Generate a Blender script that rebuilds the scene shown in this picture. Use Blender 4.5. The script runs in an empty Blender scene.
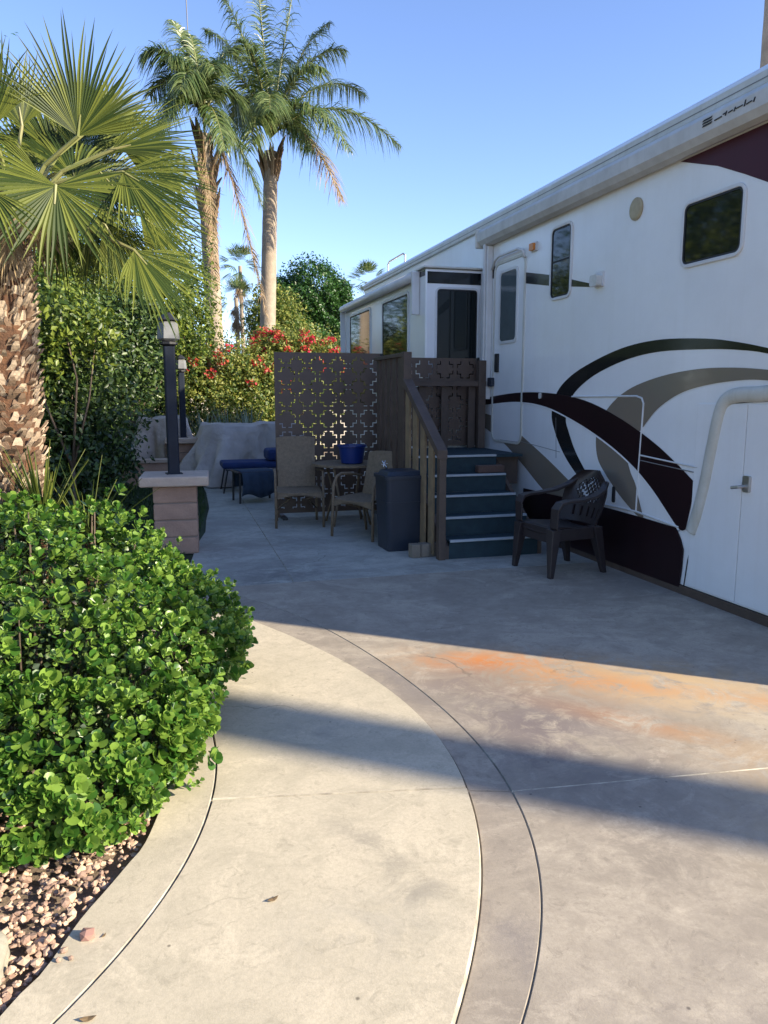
import bpy, bmesh, math, random
import numpy as np
from mathutils import Vector, Matrix, Quaternion
random.seed(7); rng = np.random.default_rng(7)
S = bpy.context.scene
COL = S.collection
PI = math.pi

# ------------------------------------------------------------------ camera
FP, VX, VY, CH = 765., 160., 395., 1.5
pit = math.atan((512-VY)/FP); yaw = math.atan((384-VX)/FP*math.cos(pit))
cf = Vector((math.sin(yaw)*math.cos(pit), math.cos(yaw)*math.cos(pit), -math.sin(pit)))
cr = Vector((math.cos(yaw), -math.sin(yaw), 0)); cu = cr.cross(cf)
CP = Vector((0, 0, CH))
cd = bpy.data.cameras.new('camera'); cam = bpy.data.objects.new('camera', cd); COL.objects.link(cam)
cd.sensor_width = 36; cd.sensor_fit = 'AUTO'; cd.lens = FP/1024*36; cd.clip_start = .05; cd.clip_end = 2000
cam.matrix_world = Matrix(((cr.x, cu.x, -cf.x, 0), (cr.y, cu.y, -cf.y, 0), (cr.z, cu.z, -cf.z, CH), (0, 0, 0, 1)))
S.camera = cam

# ------------------------------------------------------------------ sky, sun, exposure
SUN_EL = math.radians(24.5); SUN_AZ = math.atan2(.79, -.62)
W = bpy.data.worlds.new('World'); S.world = W; W.use_nodes = True
nt = W.node_tree; bg = nt.nodes['Background']
sky = nt.nodes.new('ShaderNodeTexSky'); sky.sky_type = 'NISHITA'; sky.sun_disc = False
sky.sun_elevation = SUN_EL; sky.sun_rotation = SUN_AZ; sky.air_density = .85; sky.dust_density = .25; sky.ozone_density = 2.6
tint = nt.nodes.new('ShaderNodeMix'); tint.data_type = 'RGBA'; tint.blend_type = 'MULTIPLY'; tint.inputs[0].default_value = 1; tint.inputs[7].default_value = (.98, .945, 1.07, 1)
nt.links.new(sky.outputs[0], tint.inputs[6]); nt.links.new(tint.outputs[2], bg.inputs[0]); bg.inputs[1].default_value = .118
sd = bpy.data.lights.new('sun', 'SUN'); sd.energy = 4.4; sd.angle = math.radians(.8); sd.color = (1, .89, .69)
so = bpy.data.objects.new('sun', sd); COL.objects.link(so)
SD = Vector((math.sin(SUN_AZ)*math.cos(SUN_EL), math.cos(SUN_AZ)*math.cos(SUN_EL), math.sin(SUN_EL)))
so.rotation_mode = 'QUATERNION'; so.rotation_quaternion = SD.to_track_quat('Z', 'Y')
vs = S.view_settings; vs.view_transform = 'Standard'; vs.look = 'None'; vs.gamma = 1; vs.exposure = 1.40
S.cycles.max_bounces = 8; S.cycles.transparent_max_bounces = 8

# ------------------------------------------------------------------ measuring helpers (a line of sight met with a real plane)
def ray(x, y): return cr*((x-384)/FP)+cu*((512-y)/FP)+cf
def G(x, y, z=0.):
    d = ray(x, y); return CP+d*((z-CH)/d.z)
def onX(x, y, X):
    d = ray(x, y); return CP+d*(X/d.x)
def onY(x, y, Y):
    d = ray(x, y); return CP+d*(Y/d.y)

# ------------------------------------------------------------------ object helpers
def link(name, me, mats, parent=None):
    o = bpy.data.objects.new(name, me); COL.objects.link(o)
    if not isinstance(mats, (list, tuple)): mats = [mats]
    for m in mats: me.materials.append(m)
    if parent: o.parent = parent
    return o
def obj(name, bm, mats, parent=None, smooth=False, bevel=0, auto=True):
    me = bpy.data.meshes.new(name)
    bmesh.ops.recalc_face_normals(bm, faces=bm.faces)
    bm.to_mesh(me); bm.free()
    o = link(name, me, mats, parent)
    if smooth: me.polygons.foreach_set('use_smooth', [True]*len(me.polygons))
    if bevel:
        b = o.modifiers.new('bevel', 'BEVEL'); b.width = bevel; b.segments = 2; b.limit_method = 'ANGLE'; b.angle_limit = .7
    return o
def raw(name, V, F, mats, parent=None, smooth=False):
    me = bpy.data.meshes.new(name); V = np.asarray(V, dtype=np.float32); 
    me.from_pydata(V.tolist(), [], F if isinstance(F, list) else F.tolist()); me.update()
    if smooth: me.polygons.foreach_set('use_smooth', [True]*len(me.polygons))
    return link(name, me, mats, parent)
def tag(o, label=None, cat=None, group=None, kind=None):
    if label: o['label'] = label
    if cat: o['category'] = cat
    if group: o['group'] = group
    if kind: o['kind'] = kind
    return o
def thing(name, label, cat, loc=(0, 0, 0), rz=0, group=None):
    o = bpy.data.objects.new(name, None); COL.objects.link(o); o.empty_display_size = .2
    o.location = loc; o.rotation_euler = (0, 0, rz)
    return tag(o, label, cat, group)
def dup(root, loc, rz, label, parent=None):
    def cp(o, par):
        c = o.copy(); COL.objects.link(c); c.parent = par
        for ch in list(o.children): cp(ch, c)
        return c
    r = cp(root, parent); r.location = loc; r.rotation_euler = (0, 0, rz); r['label'] = label
    return r
def box(bm, x0, x1, y0, y1, z0, z1, M=None, mi=0):
    vs_ = [bm.verts.new((x, y, z)) for z in (z0, z1) for y in (y0, y1) for x in (x0, x1)]
    if M:
        for v in vs_: v.co = M @ v.co
    for f in ((0, 2, 3, 1), (4, 5, 7, 6), (0, 1, 5, 4), (2, 6, 7, 3), (0, 4, 6, 2), (1, 3, 7, 5)):
        q = bm.faces.new([vs_[i] for i in f]); q.material_index = mi
    return vs_
def Box(*a, **k):
    bm = bmesh.new(); box(bm, *a, **k); return bm
def tube(bm, pts, r, n=8, r2=None, cap=True, flat=1.0):
    pts = [Vector(p) for p in pts]; rings = []
    up = Vector((0, 0, 1))
    t0 = (pts[1]-pts[0]).normalized()
    nrm = t0.cross(up) if abs(t0.z) < .95 else t0.cross(Vector((1, 0, 0)))
    nrm.normalize()
    for i, p in enumerate(pts):
        t = (pts[min(i+1, len(pts)-1)]-pts[max(i-1, 0)]).normalized()
        nrm = (nrm-t*nrm.dot(t)).normalized(); b = t.cross(nrm)
        rr = r[i] if isinstance(r, (list, tuple)) else (r if r2 is None else r+(r2-r)*i/(len(pts)-1))
        rings.append([bm.verts.new(p+(nrm*math.cos(a)*flat+b*math.sin(a))*rr) for a in [2*PI*k/n for k in range(n)]])
    for A, B in zip(rings, rings[1:]):
        for k in range(n): bm.faces.new((A[k], A[(k+1) % n], B[(k+1) % n], B[k]))
    if cap: bm.faces.new(rings[0][::-1]); bm.faces.new(rings[-1])
def prism(bm, pts, f0, f1):
    """polygon pts [(a,b)], f0/f1 map (a,b)->3d for both caps"""
    A = [bm.verts.new(f0(*p)) for p in pts]; B = [bm.verts.new(f1(*p)) for p in pts]; n = len(pts)
    fs = [bm.faces.new(A), bm.faces.new(B[::-1])]
    for i in range(n): bm.faces.new((A[i], B[i], B[(i+1) % n], A[(i+1) % n]))
    bmesh.ops.triangulate(bm, faces=fs, ngon_method='EAR_CLIP')
def ringprism(bm, o_, i_, f0, f1):
    n = len(o_); A = [bm.verts.new(f0(*p)) for p in o_]; B = [bm.verts.new(f1(*p)) for p in o_]
    C = [bm.verts.new(f0(*p)) for p in i_]; D = [bm.verts.new(f1(*p)) for p in i_]
    for k in range(n):
        j = (k+1) % n
        for q in ((A[k], A[j], B[j], B[k]), (C[k], D[k], D[j], C[j]), (A[k], C[k], C[j], A[j]), (B[k], B[j], D[j], D[k])): bm.faces.new(q)
def rrect(a0, a1, b0, b1, r, n=6):
    out = []
    for cx, cy, s in ((a1-r, b1-r, 0), (a0+r, b1-r, 1), (a0+r, b0+r, 2), (a1-r, b0+r, 3)):
        for k in range(n+1):
            t = (s+k/n)*PI/2; out.append((cx+r*math.cos(t), cy+r*math.sin(t)))
    return out
def lathe(bm, prof, c=(0, 0, 0), n=24):
    rings = []
    for r, z in prof: rings.append([bm.verts.new((c[0]+r*math.cos(2*PI*k/n), c[1]+r*math.sin(2*PI*k/n), c[2]+z)) for k in range(n)])
    for A, B in zip(rings, rings[1:]):
        for k in range(n): bm.faces.new((A[k], A[(k+1) % n], B[(k+1) % n], B[k]))
    bm.faces.new(rings[0][::-1]); bm.faces.new(rings[-1])

# ------------------------------------------------------------------ materials
def mat(name, col, rough=.6, var=None, scale=3., bump=0., bscale=40., metal=0., spec=.5, island=0., trans=None, detail=6, sub=None, coat=0.):
    """noise-mixed principled; var = second colour; island = per-piece brightness spread"""
    m = bpy.data.materials.new(name); m.use_nodes = True; t = m.node_tree; N = t.nodes; L = t.links
    b = N['Principled BSDF']; b.inputs['Roughness'].default_value = rough; b.inputs['Metallic'].default_value = metal
    b.inputs['Specular IOR Level'].default_value = spec; b.inputs['Coat Weight'].default_value = coat; b.inputs['Coat Roughness'].default_value = .05
    b.inputs['Base Color'].default_value = (*col, 1)
    tc = N.new('ShaderNodeTexCoord'); out = None
    if var:
        nz = N.new('ShaderNodeTexNoise'); nz.inputs['Scale'].default_value = scale; nz.inputs['Detail'].default_value = detail; nz.inputs['Roughness'].default_value = .65
        L.new(tc.outputs['Object'], nz.inputs['Vector'])
        rp = N.new('ShaderNodeValToRGB'); rp.color_ramp.elements[0].position = .35; rp.color_ramp.elements[1].position = .65
        rp.color_ramp.elements[0].color = (*col, 1); rp.color_ramp.elements[1].color = (*var, 1)
        if island:
            g = N.new('ShaderNodeNewGeometry'); mx = N.new('ShaderNodeMath'); mx.operation = 'MULTIPLY_ADD'; mx.inputs[1].default_value = island; 
            ad = N.new('ShaderNodeMath'); ad.operation = 'MULTIPLY_ADD'; ad.inputs[1].default_value = 1-island*.6; ad.inputs[2].default_value = 0
            L.new(nz.outputs['Fac'], ad.inputs[0]); L.new(g.outputs['Random Per Island'], mx.inputs[0]); 
            sb = N.new('ShaderNodeMath'); sb.operation = 'ADD'; sb.inputs[1].default_value = -.2*island; L.new(ad.outputs[0], sb.inputs[0]); L.new(sb.outputs[0], mx.inputs[2])
            L.new(mx.outputs[0], rp.inputs[0])
        else: L.new(nz.outputs['Fac'], rp.inputs[0])
        L.new(rp.outputs[0], b.inputs['Base Color']); out = rp.outputs[0]
    if bump:
        n2 = N.new('ShaderNodeTexNoise'); n2.inputs['Scale'].default_value = bscale; n2.inputs['Detail'].default_value = 6; L.new(tc.outputs['Object'], n2.inputs['Vector'])
        bp = N.new('ShaderNodeBump'); bp.inputs['Strength'].default_value = min(1, bump); bp.inputs['Distance'].default_value = .01*max(1, bump); L.new(n2.outputs['Fac'], bp.inputs['Height']); L.new(bp.outputs[0], b.inputs['Normal'])
    if trans:
        tr = N.new('ShaderNodeBsdfTranslucent'); ms = N.new('ShaderNodeMixShader'); ms.inputs[0].default_value = trans
        if out: 
            hs = N.new('ShaderNodeHueSaturation'); hs.inputs['Value'].default_value = 1.6; L.new(out, hs.inputs['Color']); L.new(hs.outputs[0], tr.inputs[0])
        else: tr.inputs[0].default_value = (*col, 1)
        L.new(b.outputs[0], ms.inputs[1]); L.new(tr.outputs[0], ms.inputs[2]); L.new(ms.outputs[0], N['Material Output'].inputs[0])
    return m

def concrete(name, base, dark, stain=None, rust=False, streaks=False):
    m = bpy.data.materials.new(name); m.use_nodes = True; t = m.node_tree; N = t.nodes; L = t.links; b = N['Principled BSDF']
    b.inputs['Roughness'].default_value = .82; b.inputs['Specular IOR Level'].default_value = .3
    g = N.new('ShaderNodeNewGeometry')
    def noise(s, d=6, r=.6, vec=None, dist=0):
        n = N.new('ShaderNodeTexNoise'); n.inputs['Scale'].default_value = s; n.inputs['Detail'].default_value = d; n.inputs['Roughness'].default_value = r; n.inputs['Distortion'].default_value = dist
        L.new(vec or g.outputs['Position'], n.inputs['Vector']); return n.outputs['Fac']
    def ramp(src, p0, p1):
        r = N.new('ShaderNodeMapRange'); r.inputs[1].default_value = p0; r.inputs[2].default_value = p1; L.new(src, r.inputs[0]); return r.outputs[0]
    def mix(fac, a, c, mode='MIX', f=1.):
        x = N.new('ShaderNodeMix'); x.data_type = 'RGBA'; x.blend_type = mode
        if f != 1.:
            k = N.new('ShaderNodeMath'); k.operation = 'MULTIPLY'; k.inputs[1].default_value = f; L.new(fac, k.inputs[0]); fac = k.outputs[0]
        L.new(fac, x.inputs[0])
        for s, v in ((6, a), (7, c)):
            if isinstance(v, tuple): x.inputs[s].default_value = (*v, 1)
            else: L.new(v, x.inputs[s])
        return x.outputs[2]
    def math_(op, a, v):
        k = N.new('ShaderNodeMath'); k.operation = op; L.new(a, k.inputs[0])
        if isinstance(v, (int, float)): k.inputs[1].default_value = v
        else: L.new(v, k.inputs[1])
        return k.outputs[0]
    c = mix(ramp(noise(.9, 10, .72, dist=.6), .42, .58), base, dark)
    if streaks:
        mp = N.new('ShaderNodeMapping'); mp.inputs['Scale'].default_value = (.9, 1.9, 1); mp.inputs['Rotation'].default_value = (0, 0, .35); L.new(g.outputs['Position'], mp.inputs[0])
        c = mix(ramp(noise(1.4, 7, .7, mp.outputs[0], 1.0), .45, .68), c, tuple(x*.72 for x in dark), f=.6)
        c = mix(ramp(noise(2.3, 6, .7, mp.outputs[0], .6), .55, .72), c, tuple(min(1, x*1.25) for x in base), f=.6)
    c = mix(ramp(noise(5, 8, .75, dist=.6), .48, .66), c, tuple(x*.80 for x in dark), f=.6)
    c = mix(ramp(noise(2.2, 9, .75, dist=1.2), .55, .60), c, tuple(min(1, x*1.12) for x in base), f=.5)
    c = mix(ramp(noise(17, 7, .8, dist=.8), .54, .64), c, tuple(x*.66 for x in dark), f=.55)
    c = mix(ramp(noise(85, 5, .8), .40, .68), c, tuple(x*.62 for x in base), f=.5)
    v = N.new('ShaderNodeTexVoronoi'); v.inputs['Scale'].default_value = 7; L.new(g.outputs['Position'], v.inputs['Vector'])
    c = mix(ramp(v.outputs['Distance'], .05, .02), c, tuple(x*.25 for x in dark), f=.8)
    if stain:
        for (sx, sy, rx, ry, rot, col, f) in stain:
            mp = N.new('ShaderNodeMapping'); mp.vector_type = 'TEXTURE'; mp.inputs['Location'].default_value = (sx, sy, 0); mp.inputs['Rotation'].default_value = (0, 0, rot); mp.inputs['Scale'].default_value = (rx, ry, 1)
            L.new(g.outputs['Position'], mp.inputs[0]); ln = N.new('ShaderNodeVectorMath'); ln.operation = 'LENGTH'; L.new(mp.outputs[0], ln.inputs[0])
            e = ramp(ln.outputs['Value'], 1.15, .1); e = math_('MULTIPLY', e, ramp(noise(4.2, 9, .78, dist=1.1), .40, .56))
            c = mix(e, c, col, f=f)
    vn = N.new('ShaderNodeTexNoise'); vn.inputs['Scale'].default_value = 3; vn.inputs['Detail'].default_value = 5; L.new(g.outputs['Position'], vn.inputs['Vector'])
    vm = N.new('ShaderNodeVectorMath'); vm.operation = 'MULTIPLY_ADD'; vm.inputs[1].default_value = (.5, .5, 0); L.new(vn.outputs['Color'], vm.inputs[0]); L.new(g.outputs['Position'], vm.inputs[2])
    ve = N.new('ShaderNodeTexVoronoi'); ve.feature = 'DISTANCE_TO_EDGE'; ve.inputs['Scale'].default_value = .75; L.new(vm.outputs[0], ve.inputs['Vector'])
    ck = math_('MULTIPLY', ramp(ve.outputs['Distance'], .0045, .001), ramp(noise(.8, 3, .5), .54, .6))
    c = mix(ck, c, tuple(x*.35 for x in dark), f=.55)
    L.new(c, b.inputs['Base Color'])
    bp = N.new('ShaderNodeBump'); bp.inputs['Strength'].default_value = .3; bp.inputs['Distance'].default_value = .0022
    h = math_('ADD', noise(180, 3, .7), noise(14, 5, .6)); L.new(h, bp.inputs['Height']); L.new(bp.outputs[0], b.inputs['Normal'])
    return m

rust = (.42, .20, .085); grey = (.19, .165, .155)
M_walk = concrete('walk_concrete', (.58, .50, .37), (.48, .42, .31), [(.62, 2.25, .10, .32, .35, (.27, .24, .19), .7), (.70, 2.0, .18, .07, .2, (.27, .24, .19), .6), (.5, 1.9, .3, .2, 0, (.3, .28, .24), .35), (.62, 3.2, .3, .2, .2, (.28, .26, .23), .35)])
M_band = concrete('band_concrete', (.41, .35, .275), (.29, .245, .20), [(.9, 1.7, .1, 1.2, .1, grey, .6), (1.2, 3.6, .2, .7, .3, grey, .6)], streaks=True)
M_drive = concrete('drive_concrete', (.46, .395, .31), (.325, .275, .22), [(2.6, 3.0, .8, .3, -.7, (.52, .42, .28), .8), (2.3, 1.9, .6, .5, .2, (.47, .38, .24), .6),
    (2.05, 3.55, 1.1, .45, -.55, (.44, .26, .13), .9), (1.72, 3.85, .42, .19, -.3, (.50, .19, .06), 1.), (2.25, 3.35, .55, .14, -.6, (.50, .21, .07), .9), (2.0, 2.95, .5, .12, -.8, (.46, .22, .09), .85), (2.9, 2.85, .5, .15, -.7, (.46, .22, .09), .8), (2.5, 2.3, .8, .3, -.8, (.36, .22, .1), .55), (2.6, 3.3, .6, .35, -.6, (.50, .36, .2), .6),
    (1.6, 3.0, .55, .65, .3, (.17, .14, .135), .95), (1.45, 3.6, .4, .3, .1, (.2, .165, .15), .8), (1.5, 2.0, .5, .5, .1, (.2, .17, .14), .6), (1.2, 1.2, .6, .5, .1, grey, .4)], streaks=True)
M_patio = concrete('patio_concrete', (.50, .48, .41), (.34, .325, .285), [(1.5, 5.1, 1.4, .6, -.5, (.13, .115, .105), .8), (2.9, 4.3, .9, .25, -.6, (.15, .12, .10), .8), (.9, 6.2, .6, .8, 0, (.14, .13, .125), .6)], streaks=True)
M_joint = mat('joint_filler', (.52, .47, .37), .9, (.22, .19, .15), 9)
M_jdark = mat('joint_dirt', (.16, .14, .115), .95, (.34, .29, .23), 9)
M_dirt = mat('dirt', (.26, .19, .13), .95, (.13, .10, .075), 4, bump=.6, bscale=60)
M_rv = mat('white_gelcoat', (.88, .88, .86), .25, (.82, .82, .80), 1.3, coat=.25, bump=.12, bscale=1.6)
M_rv2 = mat('white_trim', (.72, .72, .70), .38, (.62, .62, .60), 2.2)
M_rvold = mat('yellowed_trim', (.66, .65, .58), .45, (.56, .54, .46), 3)
M_awn = mat('awning_vinyl', (.62, .61, .57), .5, (.52, .51, .47), 5)
def streak(m, col, f):
    t = m.node_tree; N = t.nodes; L = t.links; b = N['Principled BSDF']; src = b.inputs['Base Color'].links[0].from_socket; tc = N.new('ShaderNodeTexCoord')
    for sc, lo, hi in (((5, 5, .22), .50, .72), ((1.1, 1.1, 1.6), .5, .75)):
        mp = N.new('ShaderNodeMapping'); mp.inputs['Scale'].default_value = sc; L.new(tc.outputs['Object'], mp.inputs[0]); n = N.new('ShaderNodeTexNoise'); n.inputs['Scale'].default_value = 1.6; n.inputs['Detail'].default_value = 8; n.inputs['Roughness'].default_value = .7; L.new(mp.outputs[0], n.inputs['Vector'])
        r = N.new('ShaderNodeMapRange'); r.inputs[1].default_value = lo; r.inputs[2].default_value = hi; r.inputs[4].default_value = f; L.new(n.outputs['Fac'], r.inputs[0])
        x = N.new('ShaderNodeMix'); x.data_type = 'RGBA'; L.new(r.outputs[0], x.inputs[0]); L.new(src, x.inputs[6]); x.inputs[7].default_value = (*col, 1); src = x.outputs[2]
    L.new(src, b.inputs['Base Color'])
streak(M_rv, (.72, .70, .64), .2); streak(M_rv2, (.5, .47, .4), .3); streak(M_awn, (.42, .39, .33), .35); streak(M_rvold, (.45, .42, .33), .6)
M_black = mat('black_stripe', (.012, .013, .014), .14, coat=.15)
M_maroon = mat('maroon_stripe', (.022, .009, .011), .3, (.016, .008, .009), 2, spec=.25)
M_taupe = mat('taupe_stripe', (.23, .185, .135), .25, (.21, .18, .14), 2, coat=.4)
M_glass = mat('tinted_glass', (.008, .011, .011), .045, spec=.42)
M_frost = mat('door_glass', (.09, .115, .12), .12, (.07, .09, .095), 3, spec=.6)
M_gasket = mat('black_rubber', (.02, .02, .02), .6)
M_seam = mat('seam_grey', (.22, .22, .21), .7)  # even grey for panel seams and trim lines
M_metal = mat('satin_metal', (.55, .53, .50), .35, metal=1.)
M_chrome = mat('bright_metal', (.75, .75, .75), .18, metal=1.)
M_brownpaint = mat('brown_deck_paint', (.105, .070, .050), .6, (.075, .052, .038), 7, bump=.3, bscale=30)
M_wood = mat('weathered_wood', (.30, .21, .11), .7, (.20, .14, .08), 9, bump=.4, bscale=40)
M_screen = mat('bronze_screen', (.115, .075, .052), .5, (.098, .064, .046), 4)
M_tread = mat('teal_tread', (.018, .045, .055), .7, (.013, .033, .042), 12, bump=.4, bscale=120)
M_nosing = mat('aluminium_nosing', (.5, .55, .58), .4, (.42, .47, .5), 20, metal=.3)
M_wicker = mat('tan_wicker', (.25, .18, .11), .65, (.18, .13, .08), 30, bump=.7, bscale=150)
M_pot = mat('blue_plastic', (.008, .03, .16), .35, (.007, .025, .14), 5)
M_bin = mat('slate_blue_plastic', (.018, .026, .042), .45, (.014, .021, .034), 5)
M_resin = mat('brown_resin', (.030, .022, .022), .4, (.036, .027, .026), 12)
M_cover = mat('taupe_canvas', (.50, .44, .385), .85, (.40, .35, .31), 3, bump=6, bscale=5)
M_blue = mat('blue_cushion', (.012, .035, .13), .85, (.010, .026, .10), 7, bump=.3, bscale=80)
M_towel = mat('slate_towel', (.03, .05, .085), .9, (.04, .065, .10), 9, bump=.4, bscale=100)
M_dark = mat('black_metal', (.02, .02, .022), .45)
M_post = mat('navy_post_paint', (.007, .011, .022), .5, (.010, .016, .03), 6, spec=.25)
M_lampg = mat('milky_glass', (.20, .20, .19), .3, (.15, .15, .145), 10)
M_block = mat('pink_slump_block', (.43, .28, .20), .85, (.33, .21, .155), 6, bump=.6, bscale=50)
M_cap = mat('pale_cap_stone', (.55, .43, .33), .8, (.44, .34, .27), 8, bump=.4, bscale=60)
M_mortar = mat('mortar', (.25, .2, .16), .9)
M_paver = mat('tan_paver', (.24, .20, .15), .85, (.18, .15, .115), 8, bump=.4, bscale=60)
M_stucco = mat('pale_stucco', (.55, .49, .42), .9, (.47, .42, .36), 3, bump=.4, bscale=50)
M_rock = mat('red_gravel', (.52, .36, .25), .85, (.28, .18, .13), 9, island=1.1, bump=.3, bscale=80)
M_pale = mat('pale_boulder', (.34, .31, .24), .85, (.24, .22, .17), 6, bump=.6, bscale=25)
M_pink = mat('pink_stone', (.40, .22, .17), .8, (.33, .18, .14), 12)
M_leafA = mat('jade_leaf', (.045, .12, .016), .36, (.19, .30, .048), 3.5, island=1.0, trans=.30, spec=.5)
M_stem = mat('green_stem', (.09, .13, .04), .6)
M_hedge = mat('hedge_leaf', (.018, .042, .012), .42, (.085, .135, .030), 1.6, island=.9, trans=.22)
M_yel = mat('yellow_green_leaf', (.045, .085, .014), .45, (.20, .25, .036), 2.5, island=.9, trans=.35)
M_boug = mat('bougainvillea_leaf', (.07, .12, .02), .5, (.27, .28, .06), 1.2, island=.9, trans=.35)
M_bract = mat('bougainvillea_bract', (.50, .020, .06), .5, (.55, .09, .05), 2.5, island=.9, trans=.35)
M_ficus = mat('ficus_leaf', (.020, .060, .012), .4, (.055, .14, .025), 1.5, island=.9, trans=.25)
M_fan = mat('fan_palm_leaf', (.032, .052, .010), .5, (.12, .14, .024), 3, island=1.2, trans=.18, spec=.22)
M_fand = mat('dry_fan_leaf', (.28, .20, .10), .7, (.18, .12, .06), 6, island=.9)
M_pet = mat('palm_petiole', (.16, .18, .05), .5, (.22, .20, .08), 5)
M_boot = mat('palm_boot', (.44, .34, .24), .85, (.17, .11, .07), 7, island=1.1, bump=.5, bscale=60)
M_fibre = mat('palm_fibre', (.13, .06, .028), .95, (.055, .028, .016), 22, bump=1., bscale=90)
M_queen = mat('queen_palm_leaf', (.05, .09, .024), .36, (.15, .19, .065), 1.5, island=1.0, trans=.28)
M_deadp = mat('dead_frond', (.30, .22, .13), .8, (.20, .13, .07), 3, island=.9, trans=.15)
M_ptrunk = mat('palm_trunk', (.36, .29, .215), .85, (.25, .20, .15), 3.5, bump=.8, bscale=25)
M_bark = mat('bark', (.09, .065, .045), .9, (.14, .105, .075), 8, bump=.8, bscale=25)
M_grass = mat('grass_blade', (.025, .055, .012), .6, (.045, .085, .02), 3, island=.8, trans=.2)
M_lawn = mat('lawn_soil', (.03, .045, .015), .95, (.02, .03, .012), 6)
M_agave = mat('agave_leaf', (.15, .19, .12), .5, (.10, .14, .085), 3, island=.8)
M_amber = mat('amber_lens', (.65, .22, .03), .3)
M_lens = mat('clear_lens', (.65, .65, .62), .25, (.55, .55, .5), 10)
M_vent = mat('aged_vent_plastic', (.46, .39, .24), .6, (.34, .28, .17), 8)

# ================================================================== GROUND
def catmull(P, n=8):
    P = [Vector((p[0], p[1], 0)) for p in P]; out = []
    for i in range(len(P)-1):
        a, b, c, d = P[max(i-1, 0)], P[i], P[i+1], P[min(i+2, len(P)-1)]
        for k in range(n):
            t = k/n; out.append(.5*((2*b)+(c-a)*t+(2*a-5*b+4*c-d)*t*t+(3*b-a-3*c+d)*t**3))
    out.append(P[-1]); return [(p.x, p.y) for p in out]
def px(L_): return [tuple(G(*q)[:2]) for q in L_]
def smooth(P, deg, y0, y1, ya, yb):
    P = np.array(P); c = np.polyfit(P[:, 1], P[:, 0], deg); d = np.polyder(c); out = []
    for y in np.arange(y0, y1, .05):
        yc = min(max(y, ya), yb); sl_ = .52 if y < ya else np.polyval(d, yc); out.append((float(np.polyval(c, yc)+sl_*(y-yc)), float(y)))
    return out
K = smooth(px([(458, 1024), (476, 936), (481, 877), (474, 827), (465, 787), (449, 753), (417, 714), (381, 682), (336, 657), (286, 637), (241, 623)])+[(.2, 5.75), (-.15, 6.15)], 4, -3, 6.6, 1.5, 6.3)
J = smooth(px([(530, 1024), (537, 945), (535, 891), (526, 841), (512, 798), (498, 766), (472, 730), (427, 687), (381, 662), (327, 639)])+[(.75, 5.42), (.3, 5.97), (-.1, 6.4)], 4, -3.3, 6.9, 1.45, 6.5)
Lc = smooth(px([(63, 1024), (99, 978), (143, 923), (182, 868), (207, 827), (216, 791), (217, 763)])+[(.13, 3.6), (-.05, 4.3), (-.35, 5.0), (-.8, 5.6)], 4, -2.7, 5.65, 1.75, 5.6)
g0 = G(0, 1021); Gv = catmull([(g0.x-.52*(g0.y-y), y) for y in (-3, -1.5, 0, 1.0)]+px([(0, 1021), (42, 977), (79, 925), (104, 896), (125, 871), (148, 840)])+[(-.02, 3.0), (-.03, 3.5), (-.25, 4.15), (-.6, 4.8), (-1.05, 5.4)])
def slab(name, pts, m, z=0., rim=.006, drop=.010, rm=M_joint):
    bm = bmesh.new(); 
    cl = [pts[0]]
    for p in pts[1:]:
        if math.dist(p, cl[-1]) > .004: cl.append(p)
    if math.dist(cl[0], cl[-1]) < .004: cl.pop()
    f = bm.faces.new([bm.verts.new((x, y, z)) for x, y in cl])
    if f.normal.z < 0 or True:
        f.normal_update()
        if f.normal.z < 0: f.normal_flip()
    r = bmesh.ops.inset_region(bm, faces=[f], thickness=rim, depth=0, use_even_offset=True, use_boundary=True)
    inner = set(f.verts)
    for q in bm.faces:
        if q is not f: q.material_index = 1
    for v in bm.verts:
        if v not in inner: v.co.z = z-drop
    bmesh.ops.triangulate(bm, faces=[f], ngon_method='EAR_CLIP')
    me = bpy.data.meshes.new(name); bm.to_mesh(me); bm.free(); return tag(link(name, me, [m, rm]), kind='structure')
def xat(C, y):
    for a, b in zip(C, C[1:]):
        if (a[1]-y)*(b[1]-y) <= 0 and a[1] != b[1]: return a[0]+(b[0]-a[0])*(y-a[1])/(b[1]-a[1])
def cut(C, y0, y1):
    return [(xat(C, y0), y0)]+[p for p in C if y0 < p[1] < y1]+[(xat(C, y1), y1)]
YJ = 2.66   # cross joint on the walk
YK = 2.54
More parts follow.
